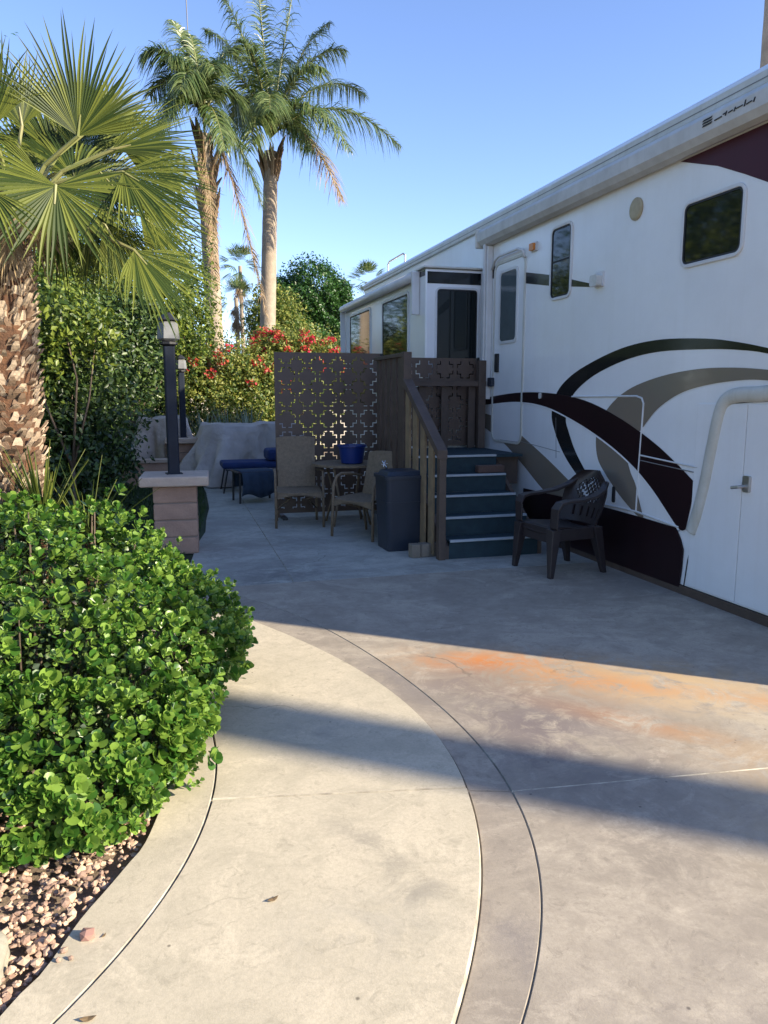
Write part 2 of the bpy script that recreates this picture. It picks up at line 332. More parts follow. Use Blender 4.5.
def strip(name, A, B, ya0, ya1, yb0, yb1, m, z=0., rim=.0045, drop=.007, rm=M_joint):
    n = max(8, int((ya1-ya0)/.05)); rows = []
    for k in range(n+1):
        t = k/n; ya, yb = ya0+(ya1-ya0)*t, yb0+(yb1-yb0)*t; xa, xb = xat(A, ya), xat(B, yb); e = .5
        sa = (xat(A, min(ya+.02, ya1))-xat(A, max(ya-.02, ya0)))/max(.001, min(ya+.02, ya1)-max(ya-.02, ya0)); sb = (xat(B, min(yb+.02, yb1))-xat(B, max(yb-.02, yb0)))/max(.001, min(yb+.02, yb1)-max(yb-.02, yb0))
        ra, rb = rim*math.hypot(1, sa), rim*math.hypot(1, sb); dy = rim if k == 0 else (-rim if k == n else 0)
        if k in (0, n): rows.append([(xa, ya, z-drop), (xa+ra, ya, z-drop), (xb-rb, yb, z-drop), (xb, yb, z-drop)])
        if k in (0, n): rows.append([(xa, ya+dy, z-drop), (xa+ra, ya+dy, z), (xb-rb, yb+dy, z), (xb, yb+dy, z-drop)])
        else: rows.append([(xa, ya, z-drop), (xa+ra, ya, z), (xb-rb, yb, z), (xb, yb, z-drop)])
        if k == n: rows[-1], rows[-2] = rows[-2], rows[-1]
    bm = bmesh.new(); R_ = [[bm.verts.new(p) for p in r] for r in rows]; last = len(R_)-2
    for q, (a, b) in enumerate(zip(R_, R_[1:])):
        for c in range(3):
            f = bm.faces.new((a[c], a[c+1], b[c+1], b[c])); f.material_index = 0 if c == 1 and q not in (0, last) else 1
    me = bpy.data.meshes.new(name); bm.to_mesh(me); bm.free(); return tag(link(name, me, [m, rm]), kind='structure')
YJ = 2.66   # cross joint on the walk
YK = 2.54
strip('walkway', Lc, K, -2.5, 2.72, -2.9, YK, M_walk, z=.016, drop=.024, rim=.007)
strip('walkway', Lc, K, 2.72, 5.55, YK, 6.45, M_walk, z=.016, drop=.024, rim=.007)
strip('mow_strip', Gv, Lc, -2.2, 5.3, -2.5, 5.5, M_walk, z=.016, drop=.010, rim=.004)
strip('kerb_band', K, J, -2.9, YK, -3.1, 2.49, M_band, rm=M_jdark)
strip('kerb_band', K, J, YK, 6.45, 2.49, 6.7, M_band, rm=M_jdark)
jc = (xat(J, 2.49), 2.49); jr = tuple(G(768, 768)[:2]); sl = (jr[1]-jc[1])/(jr[0]-jc[0]); RX = 3.9
jend = (RX, jc[1]+sl*(RX-jc[0]))
RL = [(RX, -3.4), (RX, 20.1)]
strip('driveway', J, RL, -3.1, 2.49, -3.1, jend[1], M_drive)
pj = G(285, 567); pk = G(245, 505)
strip('driveway', J, RL, 2.49, 6.0, jend[1], 6.0, M_drive)
# patio beyond, split by the long joint
jl = [(pj.x-.02, 6.0), (pj.x, pj.y), (pk.x, pk.y), (pk.x+.3, 20)]
lawn_edge = [tuple(G(*q)[:2]) for q in [(206, 520), (209, 508), (206, 492), (200, 480)]]
left = [(.2, 6.0), (.3, 6.6), (.34, 7.6), (.42, 8.6)]+[(p[0], p[1]) for p in lawn_edge]+[(.45, 16), (.4, 20)]
PL = [(xat(J, 6.0), 6.0), (.02, 6.4), (.2, 7.0), (.30, 7.9)]+left[3:]
strip('patio', PL, jl, 6.0, 19.95, 6.0, 19.95, M_patio)
strip('patio', jl, RL, 6.0, 19.95, 6.0, 19.95, M_patio)
bm = bmesh.new(); bm.faces.new([bm.verts.new(v) for v in ((-300, -300, -.035), (300, -300, -.035), (300, 600, -.035), (-300, 600, -.035))])
tag(obj('ground', bm, M_dirt), kind='structure')
bm = bmesh.new(); bm.faces.new([bm.verts.new((x, y, -.014)) for x, y in [(.4, 20), (.45, 16)]+[(p[0], p[1]) for p in lawn_edge[::-1]]+[(.42, 8.6), (.3, 7.9), (.2, 7.0), (-.05, 6.4), (-.6, 6.6), (-1.2, 5.6), (-6, 5.6), (-6, 20)]])
bmesh.ops.triangulate(bm, faces=list(bm.faces), ngon_method='EAR_CLIP')
tag(obj('lawn_bed', bm, M_lawn), kind='structure')

# grass of the shaded bed (stuff)
def inpoly(x, y, P):
    c = False; n = len(P)
    for i in range(n):
        x1, y1 = P[i]; x2, y2 = P[i-1]
        if (y1 > y) != (y2 > y) and x < (x2-x1)*(y-y1)/(y2-y1)+x1: c = not c
    return c
bed = [(.42, 13), (.45, 12.2)]+[(p[0]-.03, p[1]) for p in lawn_edge[::-1]]+[(.36, 8.6), (.25, 7.9), (.12, 7.0), (-.15, 6.6), (-2.2, 6.6), (-2.2, 13)]
V = []; F = []
cnt = 0
while cnt < 16000:
    x, y = rng.uniform(-2.2, .75), rng.uniform(6.5, 13)
    if not inpoly(x, y, bed): continue
    cnt += 1; h_ = rng.uniform(.03, .085); a = rng.uniform(0, 2*PI); w = .004; lx, ly = rng.normal(0, .02, 2); i = len(V)
    V += [(x-w*math.cos(a), y-w*math.sin(a), -.014), (x+w*math.cos(a), y+w*math.sin(a), -.014), (x+lx, y+ly, h_)]; F.append((i, i+1, i+2))
tag(raw('grass', V, F, M_grass), 'short dark grass in the shaded bed beside the block pillar', 'grass', kind='stuff')

# gravel (stuff)
bmi = bmesh.new(); bmesh.ops.create_icosphere(bmi, subdivisions=1, radius=1); IV = np.array([v.co[:] for v in bmi.verts]); IF = np.array([[v.index for v in f.verts] for f in bmi.faces]); bmi.free()
def rocks(pts, sizes, seed=1):
    r = np.random.default_rng(seed); V = []; F = []
    for (x, y, z), s in zip(pts, sizes):
        q = IV*(1+r.normal(0, .16, (len(IV), 1)))*np.array([1, r.uniform(.6, .95), r.uniform(.45, .8)])*s
        a = r.uniform(0, 2*PI, 2); ca, sa = np.cos(a[0]), np.sin(a[0]); q = q@np.array([[ca, -sa, 0], [sa, ca, 0], [0, 0, 1]]).T
        t = r.normal(0, .35); q = q@np.array([[1, 0, 0], [0, math.cos(t), -math.sin(t)], [0, math.sin(t), math.cos(t)]]).T
        F.append(IF+len(V)*len(IV)); V.append(q+np.array([x, y, z]))
    return np.concatenate(V), np.concatenate(F)
gp = []; gs = []
gpoly = [(-3.2, -2.2)]+cut(Gv, -2.2, 5.2)+[(-3.2, 5.2)]
while len(gp) < 11000:
    x, y = rng.uniform(-2.0, .05), rng.uniform(.6, 5.0)
    if not inpoly(x+.02, y, gpoly): continue
    if (x < -1.0 and y > 2.6) or (y > 3.8 and rng.random() < .6): continue
    s = rng.choice([.007, .010, .014, .019], p=[.3, .38, .25, .07])*rng.uniform(.8, 1.25); gp.append((x, y, -.016+rng.uniform(0, .028)+s*.2)); gs.append(s)
V, F = rocks(gp, gs); tag(raw('gravel', V, F, M_rock), 'pinkish brown crushed stone spread under the round leaved bush', 'gravel', kind='stuff')
p = G(87, 940, .012); bm = bmesh.new()
V, F = rocks([(p.x, p.y, .012+.014)], [.026], 5); tag(raw('stone', V, F, M_pink), 'single pink stone lying out on the pale concrete edging strip', 'stone')
V, F = rocks([(G(-22, 970).x, G(-22, 970).y, .03)], [.115], 12)
bm = bmesh.new(); bmesh.ops.create_icosphere(bm, subdivisions=4, radius=1)
for v in bm.verts:
    n_ = Vector(v.co); k = 1+.10*math.sin(3*n_.x+1)*math.cos(4*n_.y)+.05*math.sin(9*n_.z+5*n_.x); v.co = Vector((n_.x*.10*k, n_.y*.13*k, n_.z*.07*k))
o = obj('boulder', bm, M_pale, smooth=True); o.location = (G(-32, 975).x, G(-32, 975).y, .02)
tag(o, 'smooth pale boulder at the left edge of the pink gravel', 'rock')
for i_, (sx, sy, ss) in enumerate([(64, 952, .011), (71, 960, .008), (58, 962, .009)]):
    p = G(sx, sy, .016); V, F = rocks([(0, 0, .004)], [ss], 30+i_); o = raw('stone', V, F, M_rock); o.location = (p.x, p.y, .018)
    tag(o, ['larger of three loose gravel chips spilled onto the edging strip', 'rightmost small gravel chip spilled onto the edging strip', 'nearest small gravel chip spilled onto the edging strip'][i_], 'stone', 'gravel chips spilled on the edging')
# dry leaf litter
def dead_leaf(pxy, s, rz, lab):
    p = G(*pxy, .014); bm = bmesh.new(); prof = [(-1, 0), (-.5, .35), (0, .42), (.5, .3), (1, 0), (.5, -.3), (0, -.42), (-.5, -.35)]
    c = bm.verts.new((0, 0, .1*s)); vs_ = [bm.verts.new((a*s, b*s, .25*s*abs(b)+.35*s*a*a)) for a, b in prof]
    for i in range(8): bm.faces.new((c, vs_[i], vs_[(i+1) % 8]))
    bm2 = bm; o = obj('dry_leaf', bm2, M_fand); o.location = (p.x, p.y, .018); o.rotation_euler = (0, 0, rz)
    md = o.modifiers.new('s', 'SOLIDIFY'); md.thickness = .0008
    tag(o, lab, 'leaf', 'dry leaves fallen on the walk')
dead_leaf((273, 901), .019, .4, 'small curled dry leaf alone in the middle of the pale walkway')
dead_leaf((88, 1021), .02, 0, 'dry brown leaf at the very bottom of the picture beside the edging joint')
dead_leaf((104, 937), .009, 1, 'tiny dry leaf just right of the pink stone')

# ================================================================== RV (fifth wheel trailer)
RVX = 3.76
rv = thing('travel_trailer', 'long white recreational trailer with black, maroon and taupe swooshes parked along the driveway', 'trailer', (RVX, 9, 0))
rv_off = Matrix.Translation((-RVX, -9, 0))
def rvp(name, bm, m, parent=None, **k):
    bmesh.ops.transform(bm, matrix=rv_off, verts=bm.verts); return obj(name, bm, m, parent or rv, **k)
def wl(x, y): p = onX(x, y, RVX); return (p.y, p.z)
def side(d):   # (y,z) on wall plane, d metres proud
    return lambda y, z: (RVX-d, y, z)
Y0, Y1 = 2.5, 14.3
bm = bmesh.new()
prof = [(RVX, .07)]+[(RVX+.10-.10*math.cos(t), 3.50+.10*math.sin(t)) for t in [k*PI/10 for k in range(6)]]+[(RVX+1.25, 3.64)]+[(RVX+2.4+.10*math.sin(t), 3.50+.10*math.cos(t)) for t in [k*PI/10 for k in range(6)]]+[(RVX+2.5, .07)]
prism(bm, prof, lambda a, b: (a, Y0, b), lambda a, b: (a, Y1, b))
rvp('body', bm, M_rv, bevel=.02)
bm = bmesh.new(); box(bm, RVX-.028, RVX+.02, Y0+.02, Y1-.02, 3.435, 3.52); box(bm, RVX-.036, RVX+.01, Y0+.02, Y1-.02, 3.425, 3.447); rvp('roof_gutter', bm, M_rvold, bevel=.008)
bm = bmesh.new(); box(bm, RVX-.0305, RVX-.0275, Y0+.02, Y1-.02, 3.468, 3.474); rvp('gutter_line', bm, M_seam)
# roof hoop and rooftop unit
bm = bmesh.new(); tube(bm, [(RVX+.25, 13.6, 3.58), (RVX+.25, 13.6, 3.80), (RVX+.25, 13.5, 3.84), (RVX+.25, 12.7, 3.84), (RVX+.25, 12.6, 3.80), (RVX+.25, 12.6, 3.60)], .015); rvp('roof_rail', bm, M_metal)
bm = bmesh.new(); box(bm, RVX+.8, RVX+1.6, 6.3, 7.3, 3.64, 3.85); rvp('air_conditioner', bm, M_rv2, bevel=.05)
# awning roller box + arms
bm = bmesh.new()
pr = [(RVX-.002, 3.385), (RVX-.06, 3.40), (RVX-.11, 3.39), (RVX-.14, 3.355), (RVX-.135, 3.26), (RVX-.10, 3.215), (RVX-.05, 3.20), (RVX-.002, 3.21)]
prism(bm, pr, lambda a, b: (a, 2.7, b), lambda a, b: (a, 8.62, b)); aw = rvp('awning_roller', bm, M_awn, smooth=False, bevel=.008)
bm = bmesh.new()
box(bm, RVX-.075, RVX-.003, 8.45, 8.56, 1.45, 3.20); box(bm, RVX-.10, RVX-.0755, 8.475, 8.535, 1.5, 3.22)
rvp('awning_arm', bm, M_rv2, bevel=.008)
bm = bmesh.new(); box(bm, RVX-.15, RVX-.003, 8.625, 8.66, 3.19, 3.41); rvp('awning_end_cap', bm, M_rvold, bevel=.02)
# maker's mark on the roller: a slanted three-bar emblem and a word running out of the picture
bm = bmesh.new()
xm = RVX-.1425
for k in range(3):
    z = 3.298+k*.017
    prism(bm, [(4.72, z), (4.635, z), (4.62, z+.010), (4.705, z+.010)], lambda y, z_: (RVX-.1430, y, z_), lambda y, z_: (RVX-.1360, y, z_))
rvp('awning_emblem', bm, M_gasket, aw)
bm = bmesh.new()   # worn, unreadable wordmark: thin slanted strokes running out of the picture
zz = 3.302
for y_a, y_b, za, zb in ((4.60, 4.53, .000, .004), (4.52, 4.49, .012, .014), (4.50, 4.495, .0, .026), (4.47, 4.43, .006, .010), (4.42, 4.415, .0, .024), (4.40, 4.34, .008, .010), (4.33, 4.325, .0, .036), (4.31, 4.26, .004, .008), (4.25, 4.245, .0, .024)):
    prism(bm, [(y_a, zz+za), (y_b, zz+zb), (y_b, zz+zb+.006), (y_a, zz+za+.006)] if abs(y_a-y_b) > .01 else [(y_a, zz+za), (y_a-.008, zz+za), (y_b-.014, zz+zb), (y_b-.006, zz+zb)], lambda y, z_: (RVX-.1430, y, z_), lambda y, z_: (RVX-.1360, y, z_))
o = rvp('awning_lettering', bm, M_gasket, aw); o['kind'] = 'stuff'

def cv(pts, n=5): 
    c = catmull([wl(440+a/2.3415, 330+b/2.3415) for a, b in pts], n); return c
def decal(name, pts, m, d=.003, t=.002, parent=None):
    bm = bmesh.new(); prism(bm, pts, side(d), side(d-t)); return rvp(name, bm, m, parent)
def band(name, A, B, m, d=.003, t=.002):
    bm = bmesh.new(); f0, f1 = side(d), side(d-t); a = [bm.verts.new(f0(*p)) for p in A]; b = [bm.verts.new(f0(*p)) for p in B]; c = [bm.verts.new(f1(*p)) for p in A]; e = [bm.verts.new(f1(*p)) for p in B]
    n = len(A)
    for i in range(n-1):
        for q in ((a[i], a[i+1], b[i+1], b[i]), (c[i], e[i], e[i+1], c[i+1]), (a[i], c[i], c[i+1], a[i+1]), (b[i], b[i+1], e[i+1], e[i])): bm.faces.new(q)
    bm.faces.new((a[0], b[0], e[0], c[0])); bm.faces.new((a[-1], c[-1], e[-1], b[-1])); return rvp(name, bm, m)
# upper black arc
outer = cv([(900, 75), (768, 42), (690, 27), (620, 20), (520, 22), (440, 38), (370, 68), (310, 105), (275, 145), (262, 195), (270, 240), (290, 290), (318, 335), (345, 365)])
inner = cv([(900, 92), (768, 55), (690, 46), (620, 45), (520, 50), (450, 65), (390, 90), (345, 118), (310, 155), (295, 205), (302, 240), (318, 285), (340, 328), (355, 350)])
band('black_swoosh', outer, inner, M_black, .003)
to_ = cv([(900, 112), (768, 93), (680, 88), (600, 92), (520, 108), (450, 135), (405, 170), (375, 215), (366, 255), (370, 300), (387, 335), (420, 385), (460, 432), (476, 440)])
ti_ = cv([(900, 135), (768, 118), (700, 118), (620, 130), (560, 150), (510, 185), (478, 225), (450, 262), (438, 290), (446, 330), (458, 360), (466, 395), (472, 420), (477, 437)])
band('taupe_swoosh', to_, ti_, M_taupe, .0045, .0013)
mu = cv([(100, 160), (180, 147), (260, 148), (340, 165), (420, 205), (500, 262), (560, 318), (600, 360)])
ml = cv([(100, 176), (180, 168), (250, 180), (320, 215), (390, 262), (450, 315), (500, 375), (558, 462), (576, 466)])
decal('maroon_swoosh', mu+ml[::-1], M_maroon, .007, .0035)
wo = cv([(100, 179), (180, 171), (250, 184), (320, 219), (390, 267), (450, 320), (500, 381), (553, 462), (560, 468)]); wi = cv([(100, 176.4), (180, 168.4), (250, 180.5), (320, 215.5), (390, 262.5), (450, 315.5), (500, 375.5), (558, 462.5), (574, 468)])
decal('white_pinstripe', wo+wi[::-1], M_rv, .007, .0035)
lu = cv([(105, 195), (150, 212), (200, 255), (260, 310), (320, 372), (350, 410)]); ll = cv([(105, 228), (150, 265), (190, 310), (230, 360), (265, 400), (290, 430)])
decal('taupe_tail', lu+ll[::-1], M_taupe, .003)
tm = [wl(*q) for q in [(681, 160), (743, 131), (790, 108), (860, 75), (900, 200), (820, 205), (768, 182), (745, 174), (718, 166)]]
tm = [(y, min(z, 3.199)) for y, z in tm]; decal('maroon_corner', tm, mat('maroon_corner_paint', (.070, .017, .028), .4, (.058, .014, .022), 2, spec=.2), .003)
bs = [wl(*q) for q in [(484, 264), (522, 272), (552, 275), (593, 284), (593, 287), (552, 286), (522, 283), (484, 277)]]; decal('black_belt_stripe', bs, M_black, .003)
# cargo door outline, seams
def seam(name, pts, w=.007, m=M_seam, d=.0045, parent=None, t=.003):
    bm = bmesh.new(); P_ = [Vector((RVX-d+t, y, z)) for y, z in pts]; tube(bm, P_, w/2, 6); return rvp(name, bm, m, parent)
cdo = rvp('compartment_door', (lambda b: (prism(b, rrect(*sorted((wl(640, 480)[0], wl(572, 440)[0])), .62, 1.32, .05), side(.0022), side(.0005)), b)[1])(bmesh.new()), M_rv)
pts = [wl(440+a/2.3415, 330+b/2.3415) for a, b in [(310, 156), (390, 155), (462, 155), (474, 160), (478, 172), (473, 240), (466, 330), (460, 425)]]
bm = bmesh.new(); tube(bm, [(RVX-.004, y, z) for y, z in pts], .009, 8); rvp('door_trim', bm, M_rv2, cdo)
seam('lower_rail', [wl(440+a/2.3415, 330+b/2.3415) for a, b in [(350, 400), (460, 425), (560, 462)]], .02, M_rv2)
seam('belt_rail', [wl(440+a/2.3415, 330+b/2.3415) for a, b in [(470, 293), (605, 322)]], .014, M_rv2, .008)
seam('belt_rail', [wl(440+a/2.3415, 330+b/2.3415) for a, b in [(470, 305), (600, 334)]], .008, M_seam, .008)
bm = bmesh.new(); y_, z_ = wl(440+408/2.3415, 330+385/2.3415); prism(bm, rrect(y_-.02, y_+.02, z_-.07, z_+.07, .015), side(.012), side(.001)); rvp('latch', bm, M_gasket, cdo)
bm = bmesh.new(); y_, z_ = wl(440+237/2.3415, 330+154/2.3415); prism(bm, rrect(y_-.02, y_+.02, z_-.03, z_+.03, .015), side(.022), side(.008)); rvp('latch', bm, M_lens, cdo)
seam('panel_seam', [wl(440+272/2.3415, 330+205/2.3415), wl(440+272/2.3415, 330+300/2.3415)], .006)
seam('panel_seam', [wl(516, 440), wl(560, 452)], .006)
# front bay: raised arch moulding, flat doors inside
am = cv([(900, 118), (768, 148), (705, 152), (675, 162), (658, 190), (640, 270), (622, 360), (604, 430), (590, 472)], 8)
bm = bmesh.new(); tube(bm, [(RVX-.008, y, z) for y, z in am], .052, 12, flat=.55); rvp('arch_moulding', bm, M_rvold, smooth=True)
ins = [wl(*q) for q in [(768, 401), (733, 403), (724, 418), (713, 460), (704, 500), (695, 535), (688, 560), (683, 592)]]
seam('bay_edge', ins, .010, M_gasket, .005)
dy = 4.26
bm = bmesh.new(); box(bm, RVX-.009, RVX-.001, dy+.004, 4.76, .085, 1.44); b_ = rvp('bay_door', bm, M_rv, bevel=.003)
bm = bmesh.new(); box(bm, RVX-.009, RVX-.001, 3.4, dy-.004, .085, 1.44); b2 = rvp('bay_door', bm, M_rv, bevel=.003)
bm = bmesh.new(); y_, z_ = wl(749, 484); prism(bm, rrect(y_-.03, y_+.03, z_-.055, z_+.055, .012), side(.03), side(.009)); tube(bm, [(RVX-.03, y_+.02, z_-.02), (RVX-.07, y_+.02, z_-.02), (RVX-.075, y_+.075, z_-.03)], .012, 8); rvp('handle', bm, M_metal, b_)
# dark skirting panel
sk = [wl(440+a/2.3415, 330+b/2.3415) for a, b in [(340, 402), (400, 418), (480, 440), (555, 463), (566, 490), (572, 515), (568, 560), (562, 602)]]
sk = [(y, max(z, .05)) for y, z in sk]+[(4.86, .05), (7.5, .05), (7.5, .50)]
decal('skirt_panel', sk, M_maroon, .016, .012)
bm = bmesh.new(); box(bm, RVX-.012, RVX+.03, 2.6, 8.6, .0, .066); rvp('base_board', bm, M_brownpaint)
# windows
def window(y0, y1, z0, z1, r=.05, mid=None, face=None, parent=None, fm=M_rv2, gm=M_glass, fw=.035):
    f = face or side
    bm = bmesh.new(); ringprism(bm, rrect(y0-fw, y1+fw, z0-fw, z1+fw, r+fw), rrect(y0-.008, y1+.008, z0-.008, z1+.008, r), f(.016), f(-.001))
    w = rvp('window', bm, fm, parent or rv, bevel=.004)
    bm = bmesh.new(); ringprism(bm, rrect(y0-.0075, y1+.0075, z0-.0075, z1+.0075, r), rrect(y0+.006, y1-.006, z0+.006, z1-.006, r*.8), f(.012), f(-.001)); rvp('gasket', bm, M_gasket, w)
    bm = bmesh.new(); prism(bm, rrect(y0+.0062, y1-.0062, z0+.0062, z1-.0062, r*.8), f(.006), f(.0006)); rvp('pane', bm, gm, w)
    if mid: 
        bm = bmesh.new(); prism(bm, [(y0+.008, mid-.008), (y1-.008, mid-.008), (y1-.008, mid+.008), (y0+.008, mid+.008)], f(.010), f(.0062)); rvp('window_bar', bm, M_gasket, w)
    return w
a, b = wl(749, 258), wl(688, 208)
window(4.44, 5.02, 2.455, 2.86, .05)
window(6.68, 7.03, 2.45, 3.08, .05, mid=2.78)
# entry door
bm = bmesh.new(); ringprism(bm, rrect(7.60, 8.40, .96, 2.985, .11), rrect(7.635, 8.365, .985, 2.955, .09), side(.012), side(-.001)); dr = rvp('door', bm, M_rvold, bevel=.003)
bm = bmesh.new(); prism(bm, rrect(7.64, 8.36, .99, 2.95, .085), side(.006), side(.0006)); rvp('door_leaf', bm, M_rv, dr)
bm = bmesh.new(); ringprism(bm, rrect(7.77, 8.24, 2.07, 2.88, .06), rrect(7.80, 8.21, 2.10, 2.85, .05), side(.016), side(.0062)); rvp('door_window_frame', bm, M_rv2, dr)
bm = bmesh.new(); prism(bm, rrect(7.803, 8.207, 2.103, 2.847, .05), side(.011), side(.0064)); rvp('door_window', bm, M_frost, dr)
bm = bmesh.new(); prism(bm, rrect(8.22, 8.30, 1.76, 1.97, .015), side(.03), side(.0064)); rvp('door_handle', bm, M_gasket, dr)
bm = bmesh.new(); prism(bm, rrect(8.33, 8.43, 1.60, 1.70, .01), side(.055), side(.013)); rvp('lock_box', bm, M_bin, dr)
bm = bmesh.new(); tube(bm, [(RVX-.02, 7.60, 2.93), (RVX-.035, 7.62, 3.0), (RVX-.045, 7.72, 3.035), (RVX-.045, 8.2, 3.035), (RVX-.03, 8.35, 3.01), (RVX-.02, 8.42, 2.93)], .014, 8); rvp('rain_arch', bm, M_rv2, dr, smooth=True)
# lamps and vent
y_, z_ = wl(535, 247); bm = bmesh.new(); prism(bm, rrect(y_-.07, y_+.07, z_-.045, z_+.045, .015), side(.02), side(.0005)); lo = rvp('porch_light', bm, M_rv2)
bm = bmesh.new(); prism(bm, rrect(y_-.045, y_+.05, z_-.035, z_+.035, .012), side(.045), side(.0202)); rvp('lens', bm, M_amber, lo, bevel=.006)
y_, z_ = wl(600, 280); bm = bmesh.new(); prism(bm, rrect(y_-.07, y_+.07, z_-.06, z_+.07, .01), side(.015), side(.0005)); lo = rvp('patio_light', bm, M_rv2)
bm = bmesh.new(); prism(bm, rrect(y_-.055, y_+.06, z_-.055, z_+.04, .02), side(.07), side(.0152)); rvp('lens', bm, M_lens, lo, bevel=.012)
y_, z_ = wl(637, 209); bm = bmesh.new()
lathe(bm, [(.088, 0), (.088, .012), (.075, .02), (.06, .022), (.02, .024)], (0, 0, 0), 28); bmesh.ops.transform(bm, matrix=Matrix.Translation((RVX-.001, y_, z_)) @ Matrix.Rotation(-PI/2, 4, 'Y'), verts=bm.verts); rvp('round_vent', bm, M_vent)
# ---- slide-out room
SX, SY0, SY1, SZ0, SZ1 = 3.03, 8.72, 12.8, .55, 2.96
bm = bmesh.new(); box(bm, SX, RVX+.3, SY0, SY1, SZ0, SZ1); so_ = rvp('slide_out', bm, M_rv, bevel=.02)
fY = lambda d: (lambda x, z: (x, SY0-d, z)); fS = lambda d: (lambda y, z: (SX-d, y, z))
bm = bmesh.new(); prism(bm, [(SX+.02, 2.79), (RVX-.005, 2.79), (RVX-.005, 2.925), (SX+.02, 2.925)], fY(.003), fY(.0005)); rvp('black_band', bm, M_black, so_)
bm = bmesh.new(); prism(bm, [(SY0+.02, 2.88), (SY1-.02, 2.88), (SY1-.02, 2.945), (SY0+.02, 2.945)], fS(.003), fS(.0005)); rvp('black_band', bm, M_black, so_)
bm = bmesh.new(); box(bm, SX-.03, RVX-.01, SY0-.03, SY1+.03, 2.963, 2.985); rvp('slide_roof', bm, M_rvold, so_, bevel=.005)
bm = bmesh.new(); prism(bm, [(RVX-.035, 1.2), (RVX-.006, 1.2), (RVX-.006, 2.94), (RVX-.035, 2.94)], fY(.02), fY(.003)); rvp('corner_flange', bm, M_rv2, so_)
window(3.18, 3.67, 1.45, 2.72, .04, face=fY, parent=so_)
window(9.38, 10.5, 1.35, 2.74, .03, face=fS, parent=so_, fw=.045); window(11.2, 12.4, 1.35, 2.74, .03, face=fS, parent=so_, fw=.045)
bm = bmesh.new(); tube(bm, [(SX-.06, SY0+.25, 2.90), (SX-.06, SY1-.05, 2.90)], .055, 16); rvp('slide_awning_roller', bm, M_rv2, so_, smooth=True)
bm = bmesh.new(); box(bm, SX-.10, SX-.005, SY0+.20, SY0+.245, 2.45, 2.95); rvp('slide_awning_bracket', bm, M_rv2, so_, bevel=.006)
bm = bmesh.new(); box(bm, SX-.09, SX-.005, SY1-.045, SY1-.01, 2.2, 2.95); rvp('slide_awning_bracket', bm, M_rv2, so_, bevel=.006)

# ================================================================== DECK STAIRS
XL, XR = 2.50, 3.40; RISE, TR = .175, .245; FY0 = 6.47
st = thing('deck_stairs', 'brown wooden stairs with teal treads and pale nosings leading up to the trailer door', 'stairs', (2.95, 7.2, 0))
def sp(name, bm, m, parent=None, **k):
    bmesh.ops.transform(bm, matrix=Matrix.Translation((-2.95, -7.2, 0)), verts=bm.verts); return obj(name, bm, m, parent or st, **k)
for k in range(5):
    y = FY0+TR*k; z = RISE*(k+1); yb = y+TR-.002 if k < 4 else 8.62
    xr = XR if k < 4 else 3.70
    bm = Box(XL, XR, y+.012, y+.030, RISE*k+(.0 if k == 0 else .0005), z-.0262); sp('riser', bm, M_tread)
    bm = Box(XL, xr, y, yb+.010, z-.026, z); t_ = sp('tread' if k < 4 else 'deck_floor', bm, M_tread)
    bm = Box(XL+.005, XR-.005, y-.006, y+.030, z-.017, z+.004); sp('nosing', bm, M_nosing, t_, bevel=.002)
# stringers
for x0, x1 in ((XL-.042, XL-.002), (XR+.002, XR+.042)):
    bm = bmesh.new(); prism(bm, [(FY0+.01, 0), (FY0+.01, .12), (FY0+TR*4+.1, RISE*4+.12), (FY0+TR*4+.1, 0)], lambda a, b: (x0, a, b), lambda a, b: (x1, a, b)); sp('stringer', bm, M_brownpaint)
bm = Box(2.46, 3.70, FY0+TR*4+.11, 8.6, .55, .845); sp('deck_frame', bm, M_brownpaint)
for x, y in ((2.49, 8.55), (3.6, 8.55), (3.6, 7.7)): sp('deck_post', Box(x-.045, x+.045, y-.045, y+.045, 0, .549), M_brownpaint)
# left railing: newel, sloping rail, pickets
RX0 = XL-.10
sp('newel_post', Box(RX0-.01, RX0+.055, FY0-.02, FY0+.06, 0, .95), M_brownpaint, bevel=.004)
sp('newel_post', Box(RX0-.03, RX0+.055, 7.47, 7.56, 0, 1.93), M_brownpaint, bevel=.004)
bm = bmesh.new(); prism(bm, [(FY0-.03, .93), (7.50, 1.60), (7.50, 1.68), (FY0-.03, 1.01)], lambda a, b: (RX0-.035, a, b), lambda a, b: (RX0+.06, a, b)); sp('handrail', bm, M_brownpaint, bevel=.004)
for k in range(4):
    y = FY0+.13+k*.235; zt = .93+(y-FY0+.03)*.67/1.06
    bm = bmesh.new(); prism(bm, [(y, .03), (y+.13, .03), (y+.13, zt+.08), (y, zt)], lambda a, b: (RX0-.022, a, b), lambda a, b: (RX0-.002, a, b)); sp('picket', bm, M_wood)
bm = Box(RX0-.03, RX0+.055, 7.56, 8.62, 1.885, 1.925); sp('top_rail', bm, M_brownpaint, bevel=.003)
for k in range(5):
    y = 7.60+k*.205; sp('picket', Box(RX0-.012, RX0+.012, y, y+.13, .05, 1.884), M_brownpaint)
sp('picket_rail', Box(RX0+.0125, RX0+.045, 7.56, 8.62, .95, 1.02), M_brownpaint)
